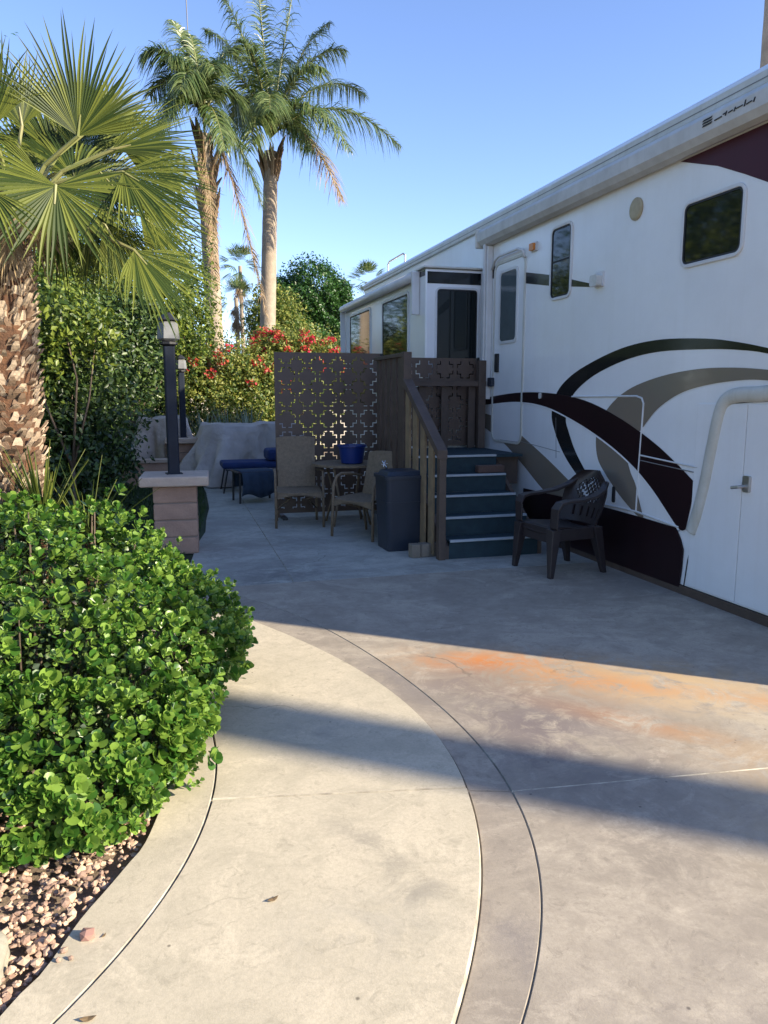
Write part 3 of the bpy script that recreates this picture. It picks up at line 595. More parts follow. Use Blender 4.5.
# rear railing frame at Y 8.55
sp('rear_rail', Box(2.47, 3.70, 8.44, 8.49, 1.60, 1.66), M_brownpaint, bevel=.003)
for x in (2.60, 2.88, 3.16, 3.50): sp('rear_picket', Box(x, x+.085, 8.50, 8.53, .88, 1.599), M_brownpaint)
sp('rear_post', Box(3.60, 3.69, 8.43, 8.52, .876, 1.90), M_brownpaint, bevel=.004)
o = obj('brick', Box(-.145, .145, -.05, .05, 0, .075), mat('brown_brick', (.13, .075, .055), .8, (.10, .06, .045), 9), bevel=.006); o.location = (3.27, 7.33, RISE*4+.003)
tag(o, 'long reddish brown block resting on the fourth stair tread', 'block')

# ================================================================== PRIVACY SCREENS (real cut-outs)
def screen_mesh(w, h, cell=.0112, border=3):
    nx, nz = int(w/cell), int(h/cell); T = 23; hole = np.zeros((nx, nz), bool)
    pl = [(6, 2), (16, 2), (16, 6), (20, 6), (20, 16), (16, 16), (16, 20), (6, 20), (6, 16), (2, 16), (2, 6), (6, 6)]
    tile = np.zeros((T, T), bool)
    for (x0, z0), (x1, z1) in zip(pl, pl[1:]+pl[:1]):
        for k in range(max(abs(x1-x0), abs(z1-z0))+1):
            t = k/max(abs(x1-x0), abs(z1-z0)); tile[round(x0+(x1-x0)*t), round(z0+(z1-z0)*t)] = True
    tile[10:13, :] = False; tile[:, 10:13] = False
    for i in range(nx):
        for j in range(nz):
            if border <= i < nx-border and border+2 <= j < nz-border: hole[i, j] = tile[i % T, j % T]
    bm = bmesh.new(); vd = {}
    def v(i, j):
        if (i, j) not in vd: vd[i, j] = bm.verts.new((i*cell-w/2, 0, j*cell))
        return vd[i, j]
    for i in range(nx):
        for j in range(nz):
            if not hole[i, j]: bm.faces.new((v(i, j), v(i+1, j), v(i+1, j+1), v(i, j+1)))
    g = bmesh.ops.extrude_face_region(bm, geom=list(bm.faces)); 
    bmesh.ops.translate(bm, vec=(0, .006, 0), verts=[e for e in g['geom'] if isinstance(e, bmesh.types.BMVert)])
    return bm
def screen(loc, rz, w, h, label, z0=.05, feet=True):
    s = thing('privacy_screen', label, 'screen', loc, rz, 'laser cut privacy screens')
    o = obj('panel', screen_mesh(w, h), M_screen, s); o.location = (0, 0, z0)
    for x in (-w/2-.0, w/2):
        bm = Box(x-.016, x+.016, -.014, -.0005, 0 if feet else z0, z0+h+.0); obj('post', bm, M_dark if x > 0 else M_screen, s)
    if feet:
        for x in (-w/2+.05, w/2-.05): obj('foot', Box(x-.03, x+.03, -.25, .25, 0, .03), M_dark, s, bevel=.004)
    return s
pa = onY(275, 352, 9.35); pb = onY(381, 352, 9.35)
screen(((pa.x+pb.x)/2, 9.35, 0), 0, pb.x-pa.x, 1.96, 'freestanding bronze screen with stepped square cut outs behind the patio table')
screen((3.13, 8.62, 0), 0, 1.06, 1.04, 'lower bronze cut out screen closing the back of the stair landing', z0=.90, feet=False)

# ================================================================== PATIO FURNITURE
def arm_chair(loc, rz, label, hoop=False):
    c = thing('patio_chair', label, 'chair', loc, rz, 'tan wicker chairs around the patio table')
    w = .27; sz = .43
    bm = bmesh.new()   # seat: slightly dished, rounded front apron
    n = 8
    for i in range(n+1):
        for j in range(n+1): bm.verts.new((-w+.02+(2*w-.04)*i/n, -.24+.46*j/n, sz-.012*math.sin(PI*i/n)-.02*(1-j/n)**4))
    bm.verts.ensure_lookup_table()
    for i in range(n):
        for j in range(n): bm.faces.new([bm.verts[k] for k in (i*(n+1)+j, (i+1)*(n+1)+j, (i+1)*(n+1)+j+1, i*(n+1)+j+1)])
    g = bmesh.ops.extrude_face_region(bm, geom=list(bm.faces)); bmesh.ops.translate(bm, vec=(0, 0, -.03), verts=[e for e in g['geom'] if isinstance(e, bmesh.types.BMVert)])
    obj('seat', bm, M_wicker, c)
    bm = bmesh.new(); pts = [(-w+.02, sz-.03)]+[(-w+.02+(2*w-.04)*k/10, sz-.10+.05*math.sin(PI*k/10)) for k in range(11)]+[(w-.02, sz-.03)]
    prism(bm, pts, lambda a, b: (a, -.245, b), lambda a, b: (a, -.225, b)); obj('apron', bm, M_wicker, c)
    H = 1.02 if not hoop else .90
    bm = bmesh.new()
    for i in range(9):
        for j in range(9):
            u = i/8; t = j/8; bm.verts.new((-.22-.01*t+(.44+.02*t)*u, .21+.13*t-.02*math.sin(PI*u), sz-.005+(H-sz)*t-(.02*abs(2*u-1)**3 if j == 8 else 0)))
    bm.verts.ensure_lookup_table()
    for i in range(8):
        for j in range(8): bm.faces.new([bm.verts[k] for k in (i*9+j, (i+1)*9+j, (i+1)*9+j+1, i*9+j+1)])
    g = bmesh.ops.extrude_face_region(bm, geom=list(bm.faces)); bmesh.ops.translate(bm, vec=(0, .02, 0), verts=[e for e in g['geom'] if isinstance(e, bmesh.types.BMVert)])
    obj('backrest', bm, M_wicker, c, smooth=False)
    for s in (-1, 1):
        bm = bmesh.new(); x = s*w
        if hoop: tube(bm, [(x*1.03, -.25, 0), (x, -.235, .40), (x, -.22, .56), (x, -.17, .64), (x, -.09, .665), (x, .05, .655), (x*.95, .24, .62)], .016, 10)
        else: tube(bm, [(x, -.24, 0), (x, -.235, .60), (x, -.22, .635), (x, -.17, .645), (x, .05, .64), (x*.9, .24, .62)], .015, 10)
        obj('arm', bm, M_wicker, c, smooth=True)
        bm = bmesh.new(); tube(bm, [(s*.24, .30, 0), (s*.235, .22, sz-.02)], .015, 10); obj('leg', bm, M_wicker, c, smooth=True)
        bm = bmesh.new(); tube(bm, [(s*.24, .23, .15), (s*.1, .0, .3), (s*.26, -.235, .38)], .008, 6); obj('brace', bm, M_wicker, c, smooth=True)
    return c
arm_chair((1.50, 8.78, 0), -.10, 'high backed tan wicker chair standing in front of the cut out screen')
arm_chair((2.08, 7.86, 0), -.93, 'low tan wicker chair with hooped arms half hidden by the blue grey bin', hoop=True)
tb = thing('patio_table', 'small round tan patio table holding the blue pot', 'table', (2.08, 8.72, 0))
bm = bmesh.new(); lathe(bm, [(.40, .685), (.42, .69), (.42, .715), (.40, .72)], n=40); obj('tabletop', bm, M_wicker, tb)
for k in range(4):
    a = PI/4+k*PI/2; bm = bmesh.new(); tube(bm, [(.31*math.cos(a), .31*math.sin(a), 0), (.2*math.cos(a), .2*math.sin(a), .35), (.3*math.cos(a), .3*math.sin(a), .684)], .014, 8); obj('leg', bm, M_wicker, tb, smooth=True)
bm = bmesh.new(); lathe(bm, [(.10, 0), (.125, .01), (.155, .19), (.17, .195), (.17, .215), (.15, .215), (.125, .03), (.01, .03)], n=32)
o = obj('blue_pot', bm, M_pot, smooth=False); o.location = (onY(352, 460, 8.55).x, 8.55, .7205); tag(o, 'round cobalt blue plastic pot on the small patio table', 'pot')
# bin
b = thing('trash_bin', 'tall slate blue plastic bin with a lid beside the stair rail', 'bin', (2.235, 7.14, 0), .03)
bm = bmesh.new(); prism(bm, rrect(-.185, .185, -.18, .18, .04), lambda x, y: (x, y, 0), lambda x, y: (x*1.12, y*1.12, .70)); obj('bin_body', bm, M_bin, b, bevel=.004)
bm = bmesh.new(); ringprism(bm, rrect(-.208, .208, -.203, .203, .05), rrect(-.19, .19, -.185, .185, .04), lambda x, y: (x, y, .47), lambda x, y: (x, y, .482)); obj('bin_band', bm, M_bin, b)
bm = bmesh.new(); prism(bm, rrect(-.222, .222, -.215, .215, .05), lambda x, y: (x, y, .701), lambda x, y: (x, y, .735)); prism(bm, rrect(-.19, .19, -.185, .185, .05), lambda x, y: (x, y, .7355), lambda x, y: (x*.85, y*.85, .775)); obj('lid', bm, M_bin, b, bevel=.008)
bm = bmesh.new()
for a in (0, PI/3, 2*PI/3): tube(bm, [(-.035*math.cos(a), -.02, -.035*math.sin(a)), (.035*math.cos(a), .02, .035*math.sin(a))], .006, 6)
tube(bm, [(0, 0, 0), (.03, .02, -.045), (.03, .02, -.05)], .012, 8); o = obj('metal_spigot', bm, M_chrome); o.location = (2.10, 7.24, .826); 
tag(o, 'small shiny silver star shaped fitting resting on the bin lid', 'fitting')
for k in range(3):
    o = obj('paver_block', Box(-.043, .043, -.05, .05, 0, .125), M_paver, bevel=.006); o.location = (2.225+k*.095, 6.66+.012*((k*7) % 3), .0008); o.rotation_euler = (0, 0, .06*(1-k))
    tag(o, ['leftmost of the three upright tan pavers in front of the bin', 'middle one of the three upright tan pavers by the bin', 'rightmost upright tan paver, against the stair rail post'][k], 'paver', 'tan pavers stood on end by the stairs')

# resin armchair
rc = thing('resin_chair', 'dark brown moulded plastic armchair standing between the stairs and the trailer', 'chair', (3.25, 5.83, 0), PI+.13)
# local: faces +X ; back at -X
bm = bmesh.new(); n = 10
for i in range(n+1):
    for j in range(n+1):
        u = i/n; t = j/n-.5; w = .24-.02*u if u > .2 else .24
        bm.verts.new((.23-.45*u, t*2*w, .425-.03*u-.015*math.cos(t*PI)*1-.05*max(0, .12-u)/.12*1.0))
bm.verts.ensure_lookup_table()
for i in range(n):
    for j in range(n): bm.faces.new([bm.verts[k] for k in (i*(n+1)+j, (i+1)*(n+1)+j, (i+1)*(n+1)+j+1, i*(n+1)+j+1)])
g = bmesh.ops.extrude_face_region(bm, geom=list(bm.faces)); bmesh.ops.translate(bm, vec=(0, 0, -.014), verts=[e for e in g['geom'] if isinstance(e, bmesh.types.BMVert)])
obj('seat', bm, M_resin, rc, smooth=True)
bm = bmesh.new(); box(bm, .205, .225, -.235, .235, .28, .405); box(bm, -.20, .204, -.243, -.228, .30, .40); box(bm, -.20, .204, .228, .243, .30, .40); obj('seat_skirt', bm, M_resin, rc, bevel=.005)
# backrest with lattice
bm = bmesh.new(); NU, NV = 44, 36; vd = {}
def bk(u, t):   # u across -1..1, t up 0..1
    w = .245*(1-.62*max(0, (t-.55)/.45)**2.6)+.035*math.sin(t*PI); x = -.235-.13*t+.075*u*u-.03
    return (x, u*w, .40+.45*t)
for i in range(NU+1):
    for j in range(NV+1): vd[i, j] = bm.verts.new(bk(-1+2*i/NU, j/NV))
for i in range(NU):
    for j in range(NV):
        u = -1+2*(i+.5)/NU; t = (j+.5)/NV; du, dt = u/.62, (t-.62)/.25; r_ = math.hypot(du, dt)
        if r_ < 1:
            th = math.atan2(dt, du)
            if (math.sin(i*1.57+.8)*math.sin(j*1.57+.8) > .15) or (abs(r_-.55) < .06 and (i+j) % 3): continue
        if .1 < t < .30 and abs(u) < .75 and (i % 7) in (2, 3): continue
        bm.faces.new((vd[i, j], vd[i+1, j], vd[i+1, j+1], vd[i, j+1]))
bmesh.ops.delete(bm, geom=[v for v in bm.verts if not v.link_faces], context='VERTS')
g = bmesh.ops.extrude_face_region(bm, geom=list(bm.faces)); bmesh.ops.translate(bm, vec=(-.014, 0, 0), verts=[e for e in g['geom'] if isinstance(e, bmesh.types.BMVert)])
obj('backrest', bm, M_resin, rc)
for s in (-1, 1):
    # arm: flat strap sweeping from the back down to the front leg
    bm = bmesh.new(); path = [(-.33, .20*s, .78), (-.26, .245*s, .72), (-.14, .275*s, .675), (0, .29*s, .655), (.13, .285*s, .65), (.20, .275*s, .635), (.235, .265*s, .58), (.235, .255*s, .42)]
    wd = [.03, .04, .045, .045, .048, .048, .05, .05]; prev = None
    for (x, y, z), w in zip(path, wd):
        q = [bm.verts.new((x, y-w, z-.002)), bm.verts.new((x, y+w, z-.002)), bm.verts.new((x-.012, y+w, z-.022)), bm.verts.new((x-.012, y-w, z-.022))]
        if prev:
            for k in range(4): bm.faces.new((prev[k], prev[(k+1) % 4], q[(k+1) % 4], q[k]))
        else: bm.faces.new(q[::-1])
        prev = q
    bm.faces.new(prev); obj('arm', bm, M_resin, rc, bevel=.004)
    for fx in (1, -1):
        bm = bmesh.new(); tx, ty = (.215, .235*s) if fx > 0 else (-.215, .215*s); bx_, by_ = (.255, .265*s) if fx > 0 else (-.30, .25*s)
        A = [(tx-.042*fx, ty-.0*s, .41), (tx+.02*fx, ty+.02*s, .41), (tx+.02*fx, ty-.045*s, .41)]
        top = [(tx-.045, ty-.05, .405), (tx+.045, ty-.05, .405), (tx+.045, ty+.05, .405), (tx-.045, ty+.05, .405)]
        bot = [(bx_-.02, by_-.022, 0), (bx_+.02, by_-.022, 0), (bx_+.02, by_+.022, 0), (bx_-.02, by_+.022, 0)]
        a_ = [bm.verts.new(v) for v in top]; b_ = [bm.verts.new(v) for v in bot]; bm.faces.new(a_); bm.faces.new(b_[::-1])
        for k in range(4): bm.faces.new((a_[k], b_[k], b_[(k+1) % 4], a_[(k+1) % 4]))
        obj('leg', bm, M_resin, rc, bevel=.006)

# ================================================================== PILLARS WITH LAMP POSTS
def pillar(loc, label, courses=4):
    p = thing('block_pillar', label, 'pillar', loc, -.06, 'block pillars carrying lamp posts')
    h = .655/courses
    for k in range(courses):
        bm = Box(-.2, .2, -.2, .2, k*h+.006, (k+1)*h-.004)
        if k < courses: obj('block', bm, M_block, p, bevel=.012)
    obj('mortar', Box(-.19, .19, -.19, .19, 0, .66), M_mortar, p)
    obj('cap', Box(-.315, .315, -.3, .3, .6605, .755), M_cap, p, bevel=.015)
    return p
def lamp(loc, h, label, s=1.):
    l = thing('lamp_post', label, 'lamp', loc, .1, 'lamp posts on block pillars')
    obj('base_plate', Box(-.075, .075, -.075, .075, 0, .008), M_post, l)
    bm = bmesh.new(); prism(bm, rrect(-.052, .052, -.052, .052, .015), lambda x, y: (x, y, .0081), lambda x, y: (x, y, h-.02)); obj('pole', bm, M_post, l)
    bm = bmesh.new(); lathe(bm, [(.05, h-.0198), (.085, h+.0), (.085, h+.02), (.05, h+.03)], n=8); obj('collar', bm, M_dark, l)
    bm = bmesh.new(); lathe(bm, [(.075, h+.0302), (.105, h+.05), (.09, h+.19), (.05, h+.22)], n=6); obj('lantern', bm, M_lampg, l)
    bm = bmesh.new(); lathe(bm, [(.10, h+.2205), (.06, h+.26), (.02, h+.29)], n=6); obj('lantern_cap', bm, M_dark, l)
    return l
pc = onY(177, 520, 7.62); pillar((pc.x, 7.62, -.005), 'near pillar of pinkish blocks with a pale cap beside the leafy bush')
lamp((pc.x-.01, 7.62, .7505), 1.22, 'near dark blue lamp post under the fan palm fronds')
p2 = onY(184, 450, 14.2); pillar((p2.x, 14.2, -.005), 'far block pillar in front of the taupe covered furniture')
lamp((p2.x, 14.2, .7505), 1.16, 'far lamp post seen just right of the near one, before the bougainvillea')

# ================================================================== COVERED FURNITURE, LOUNGER, WALLS
def drape(name, x0, x1, y0, y1, h, label, cat, seed, flare=.12, m=M_cover, group=None, slope=0.):
    r = random.Random(seed); n, lv = 96, 16; bm = bmesh.new(); cx, cy = (x0+x1)/2, (y0+y1)/2; hx, hy = (x1-x0)/2, (y1-y0)/2; rings = []
    ph = [r.uniform(0, 6) for _ in range(6)]
    def top(x, y): return h+slope*(x-cx)+.035*math.sin(5*x+ph[0])*math.sin(4*y+ph[1])+.012*math.sin(17*x+9*y)
    for l in range(lv+1):
        t = l/lv; ring = []
        for k in range(n):
            a = 2*PI*k/n; c, s = math.cos(a), math.sin(a); q = 1/max(abs(c)**8+abs(s)**8, 1e-9)**(1/8)
            f = t**1.0*flare*(.7+.9*abs(math.cos(2*a))*0+.75*math.sin(a*7+ph[2]+1.3*t)+.45*math.sin(a*13+ph[3]-2*t)+.25*math.sin(a*23+ph[4]+t*3))+.5*flare*t*abs(math.sin(2*a))**2
            x = cx+c*q*(hx+f); y = cy+s*q*(hy+f); z = top(x, y)*(1-t)+.02*t
            if t < .12: z = top(x, y)-.3*h*t*t*4
            ring.append(bm.verts.new((x, y, max(z, .01))))
        rings.append(ring)
    for A, B in zip(rings, rings[1:]):
        for k in range(n): bm.faces.new((A[k], B[k], B[(k+1) % n], A[(k+1) % n]))
    prev = rings[0]
    for s in (.8, .5, .2):
        ring = [bm.verts.new((cx+(v.co.x-cx)*s, cy+(v.co.y-cy)*s, top(cx+(v.co.x-cx)*s, cy+(v.co.y-cy)*s)-.03*(1-s))) for v in rings[0]]
        for k in range(n): bm.faces.new((prev[k], prev[(k+1) % n], ring[(k+1) % n], ring[k]))
        prev = ring
    bm.faces.new(prev[::-1])
    o = obj(name, bm, m, smooth=True); return tag(o, label, cat, group)
drape('covered_table', .70, 2.3, 13.1, 14.3, 1.0, 'large taupe canvas cover draped over furniture behind the blue lounger', 'cover', 3, .30, group='taupe furniture covers')
drape('covered_barbecue', -.42, .45, 14.6, 15.6, 1.08, 'smaller taupe canvas cover left of the far pillar', 'cover', 5, .20, group='taupe furniture covers')
lg = thing('lounge_chair', 'low black metal lounger with cobalt blue cushions beside the screen', 'lounger', (1.55, 12.2, 0), 0)
bm = bmesh.new()
for a, b_ in (((-.62, -.3, .36), (.8, -.3, .36)), ((-.62, .3, .36), (.8, .3, .36)), ((-.62, -.3, .36), (-.62, .3, .36)), ((.8, -.3, .36), (.8, .3, .36))): tube(bm, [a, b_], .014, 6)
obj('frame', bm, M_dark, lg)
for x, y in ((-.6, -.29), (-.6, .29), (.7, -.29), (.7, .29)):
    bm = bmesh.new(); tube(bm, [(x, y, .36), (x-.07 if x < 0 else x+.05, y, 0)], .014, 6); obj('leg', bm, M_dark, lg)
obj('seat_cushion', Box(-.68, .75, -.31, .31, .375, .475), M_blue, lg, bevel=.035)
M_ = Matrix.Translation((.15, 0, .48)) @ Matrix.Rotation(-.35, 4, 'Y')
obj('back_cushion', Box(0, .62, -.31, .31, 0, .12, M=M_), M_blue, lg, bevel=.035)
obj('head_pillow', Box(.02, .3, -.28, .28, .48, .66), M_blue, lg, bevel=.05)
ft = thing('draped_side_table', 'small black side table draped with a slate blue towel', 'table', (1.25, 10.95, 0), .15)
for x in (-.27, .27):
    for y in (-.2, .2): bm = bmesh.new(); tube(bm, [(x, y, 0), (x*.96, y, .42)], .016, 6); obj('leg', bm, M_dark, ft)
obj('tabletop', Box(-.3, .3, -.22, .22, .42, .44), M_dark, ft, bevel=.004)
bm = bmesh.new(); n = 40
rows = [(-.235, .10), (-.25, .2), (-.245, .3), (-.235, .42), (-.20, .452), (0, .455), (.2, .452), (.235, .42), (.245, .2)]
gr = [[bm.verts.new((-.25+.5*i/n+(.02*math.sin(j*.9)), y+(.018*math.sin(i*.55+j)*(1 if z < .4 else .1)), z+(.03*math.sin(i*.21) if j == 0 else 0))) for i in range(n+1)] for j, (y, z) in enumerate(rows)]
for A, B in zip(gr, gr[1:]):
    for i in range(n): bm.faces.new((A[i], A[i+1], B[i+1], B[i]))
o = obj('towel', bm, M_towel, smooth=True); md = o.modifiers.new('s', 'SOLIDIFY'); md.thickness = .008
o.location = (1.25, 10.95, 0); o.rotation_euler = (0, 0, .15); tag(o, 'slate blue towel hanging over the small side table', 'towel')
# low block wall left, pale wall far
def wall(name, x0, x1, y0, y1, h, m, label, cap=True):
    w = thing(name, label, 'wall', ((x0+x1)/2, (y0+y1)/2, 0)); hx, hy = (x1-x0)/2, (y1-y0)/2
    obj('wall_body', Box(-hx, hx, -hy, hy, -.03, h-.06), m, w, bevel=.006); obj('coping', Box(-hx-.02, hx+.02, -hy-.03, hy+.03, h-.0595, h), M_cap, w, bevel=.008); return w
wall('planter_wall', -2.6, .22, 13.5, 13.75, .42, M_block, 'low block planter wall running behind the grass bed')
wall('boundary_wall', -9, 7, 22.6, 22.8, 1.7, M_stucco, 'pale stucco boundary wall glimpsed through the bougainvillea')

# ================================================================== FOLIAGE
def unit(v): return v/np.maximum(np.linalg.norm(v, axis=-1, keepdims=True), 1e-9)
def leaf_cloud(name, blobs, n, size, m, seed, parent=None, shell=.55, aspect=.5, droop=.2, lump=.25):
    """leaf-sized folded faces spread through the volume of irregular lobes. blobs: (x,y,z,rx,ry,rz)"""
    r = np.random.default_rng(seed); B = np.array(blobs); wts = (B[:, 3]*B[:, 4]+B[:, 4]*B[:, 5]+B[:, 3]*B[:, 5]); wts = wts/wts.sum()
    k = r.choice(len(B), n, p=wts); d = unit(r.normal(size=(n, 3))); rad = shell+(1-shell)*r.random(n)**.6
    f1, f2, f3 = r.uniform(2.5, 6, (3, 3)); ph = r.uniform(0, 6, 3)
    lm = 1+lump*(np.sin(d@f1*1.7+ph[0]+k)*np.cos(d@f2+ph[1]+k*2)+.5*np.sin(d@f3*2.2+ph[2]))+r.normal(0, .05, n)
    c = B[k, :3]+d*B[k, 3:6]*(rad*lm)[:, None]
    # clumpiness: keep leaves where a cellular field is dense
    q = np.sin(c[:, 0]*11/size**.15+1)*np.sin(c[:, 1]*9+2)*np.sin(c[:, 2]*12)
    keep = q > -.45+.3*r.random(n)*0; c = c[keep]; d = d[keep]; n = len(c)
    nn = unit(d*.8+r.normal(size=(n, 3))*.75+np.array([0, 0, .35])); ax = unit(np.cross(nn, r.normal(size=(n, 3)))); ax = unit(ax+np.array([0, 0, -droop])); nn = unit(nn-ax*np.sum(nn*ax, 1, keepdims=True)); sd_ = np.cross(ax, nn)
    s = size*r.uniform(.6, 1.3, (n, 1)); w = s*aspect
    a = c-ax*s*.5; b = c+ax*s*.5; l = c+sd_*w*.5+nn*w*.18-ax*s*.06; rr = c-sd_*w*.5+nn*w*.18-ax*s*.06
    V = np.stack([a, l, b, rr], 1).reshape(-1, 3); i = np.arange(n)[:, None]*4
    F = np.concatenate([i+[0, 1, 2], i+[0, 2, 3]]).astype(int)
    me = bpy.data.meshes.new(name); me.vertices.add(len(V)); me.vertices.foreach_set('co', V.astype(np.float32).ravel())
    me.loops.add(len(F)*3); me.loops.foreach_set('vertex_index', F.astype(np.int32).ravel()); me.polygons.add(len(F)); me.polygons.foreach_set('loop_start', np.arange(0, len(F)*3, 3, dtype=np.int32)); me.update(calc_edges=True)
    return link(name, me, m, parent)
def branches(name, root, ends, r0, m, parent, seed=0):
    rr = random.Random(seed); bm = bmesh.new(); root = Vector(root)
    top = root+Vector((0, 0, 1))*(sum(Vector(e).z for e in ends)/len(ends)-root.z)*.35
    tube(bm, [root, root.lerp(top, .5)+Vector((rr.uniform(-.05, .05), rr.uniform(-.05, .05), 0)), top], r0, 9, r0*.7)
    for e in ends:
        e = Vector(e); mid = top.lerp(e, .5)+Vector((rr.uniform(-.15, .15), rr.uniform(-.15, .15), rr.uniform(0, .2)))*(e-top).length*.5
        tube(bm, [top, mid, e], r0*.55, 7, r0*.12)
    return obj(name, bm, m, parent, smooth=True)
def shrub(name, label, cat, blobs, n, size, m, seed, r0=.05, group=None, **k):
    cx = sum(b[0] for b in blobs)/len(blobs); cy = sum(b[1] for b in blobs)/len(blobs)
    if 'lump' not in k: k['lump'] = .38
    t = thing(name, label, cat, (cx, cy, -.03), 0, group); lb = [(b[0]-cx, b[1]-cy, b[2]+.03, *b[3:]) for b in blobs]
    leaf_cloud('foliage', lb, n, size, m, seed, t, **k); branches('trunk', (0, 0, 0), [b[:3] for b in lb], r0, M_bark, t, seed)
    return t
# hedge left behind the fan palm
shrub('hedge_shrub', 'dense dark green shrub right behind the fan palm trunk', 'shrub', [(-1.3, 9.2, .7, .7, .7, .9), (-.95, 9.4, 1.5, .65, .6, .8), (-1.7, 9.3, 1.7, .8, .7, .9), (-1.05, 9.5, 2.15, .55, .5, .55), (-.75, 9.3, .7, .5, .5, .7)], 24000, .078, M_hedge, 11, group='shrubs along the left bed')
shrub('hedge_shrub', 'dark shrub with paler leaf tips between the palm and the lamp posts', 'shrub', [(-1.05, 12.2, 1.0, .62, .7, .9), (-.5, 12.5, 2.0, .6, .6, .65), (-1.0, 12.6, 2.2, .75, .7, .8), (-.35, 12.6, 2.65, .55, .5, .5)], 20000, .09, M_hedge, 12, group='shrubs along the left bed')
shrub('climbing_shrub', 'tall sunlit yellow green shrub rising behind the fan palm', 'shrub', [(-1.2, 14.5, 2.6, 1.0, .8, 1.2), (-.3, 15.0, 3.2, .9, .8, 1.0), (.35, 15.4, 3.5, .7, .6, .85), (-1.9, 14.8, 3.6, 1.0, .8, .9), (.55, 15.5, 2.7, .6, .5, .7)], 32000, .085, M_yel, 13, r0=.07, group='shrubs along the left bed')
shrub('lemon_tree', 'yellow green tree at the left edge behind the palm fronds', 'tree', [(-3.4, 12.0, 3.2, 1.3, 1.2, 1.4), (-2.6, 12.5, 4.3, 1.2, 1.1, 1.1), (-4.2, 12.2, 4.6, 1.3, 1.2, 1.1), (-3.2, 11.8, 1.8, 1.2, 1., 1.2)], 34000, .09, M_yel, 14, r0=.09)
shrub('hedge_shrub', 'dark shrub at the left end of the planter wall', 'shrub', [(-2.8, 9.6, 1.2, .9, .9, 1.2), (-3.2, 10, 2.4, 1.0, .9, 1.0), (-2.2, 8.6, .8, .7, .7, .85)], 20000, .07, M_hedge, 15, group='shrubs along the left bed')
shrub('climbing_shrub', 'patch of bright yellow green foliage right of the palm trunk, above the dark shrub', 'shrub', [(-.95, 8.7, 2.35, .38, .35, .40), (-.62, 8.8, 2.15, .34, .3, .32), (-1.2, 8.7, 1.9, .3, .3, .4)], 2600, .075, M_yel, 17, r0=.03, group='shrubs along the left bed')
# bougainvillea
def boug(label, blobs, n, seed, nb):
    t = shrub('bougainvillea', label, 'shrub', blobs, n, .085, M_boug, seed, r0=.06, group='bougainvilleas beyond the patio')
    cx, cy = t.location.x, t.location.y; r = random.Random(seed)
    bl = []
    for _ in range(nb):
        b = r.choice(blobs[1:]); a = r.uniform(PI*.9, 2.1*PI); e = r.uniform(-.1, 1.2)
        bl.append((b[0]-cx+b[3]*.95*math.cos(a)*math.cos(e), b[1]-cy+b[4]*.95*math.sin(a)*math.cos(e), b[2]+.03+b[5]*math.sin(e)*1.0, .12, .12, .10))
    leaf_cloud('blossoms', bl, nb*38, .07, M_bract, seed+50, t, aspect=.8)
boug('golden green bougainvillea with scattered red bracts behind the covered furniture', [(1.0, 18.0, 1.0, 1.0, .8, 1.1), (1.6, 18.2, 1.9, .95, .8, .8), (.8, 18.3, 2.1, .7, .7, .75), (2.2, 18.2, 1.4, .8, .7, 1.0)], 36000, 21, 26)
boug('bougainvillea with bright red bracts above the left half of the screen', [(3.2, 18.6, 1.2, .9, .8, 1.1), (3.1, 18.6, 2.35, .8, .7, .7), (3.9, 18.8, 2.1, .8, .7, .75), (2.6, 18.7, 2.55, .5, .5, .5), (4.6, 18.9, 1.8, .7, .6, .8)], 34000, 22, 56)
shrub('hedge_shrub', 'dark green hedge below the shaggy palm, behind the lamp posts', 'shrub', [(0.2, 18.6, 2.0, .9, .7, .9), (-.5, 18.3, 1.2, 1.0, .7, 1.2), (.5, 19.0, 2.7, .6, .5, .5), (.1, 18.2, .8, .7, .6, .9)], 24000, .085, M_hedge, 23, group='shrubs along the left bed')
shrub('ficus_tree', 'dense rounded dark green ficus rising above the bougainvillea', 'tree', [(5.9, 30.5, 5.35, 1.1, 1.0, 1.2), (5.1, 30.5, 4.6, 1.1, 1., 1.2), (6.7, 30.5, 4.4, 1.1, 1., 1.4), (5.6, 30.2, 3.3, 1.4, 1.1, 1.5), (7.0, 30.3, 3.0, 1.3, 1.1, 1.5), (6.0, 30.2, 2.0, 1.5, 1.1, 1.5), (4.6, 30.6, 5.4, .5, .5, .55), (6.95, 30.6, 5.35, .55, .5, .6)], 90000, .12, M_ficus, 31, r0=.2, lump=.32, shell=.7)
shrub('shade_tree', 'broad green tree in the distance behind the ficus', 'tree', [(4.0, 27, 3.3, 1.2, 1., 1.4), (3.8, 27, 4.4, .7, .6, .8)], 16000, .12, M_boug, 32, r0=.1)
# far hedge mass behind the wall
shrub('hedge_row', 'long dark hedge standing behind the pale boundary wall', 'hedge', [(x, 25+.4*math.sin(x), 1.4, 1.4, .8, 1.5+.3*math.sin(x*1.7)) for x in np.arange(-10, 6, 1.9)], 40000, .13, M_ficus, 33, r0=.1)
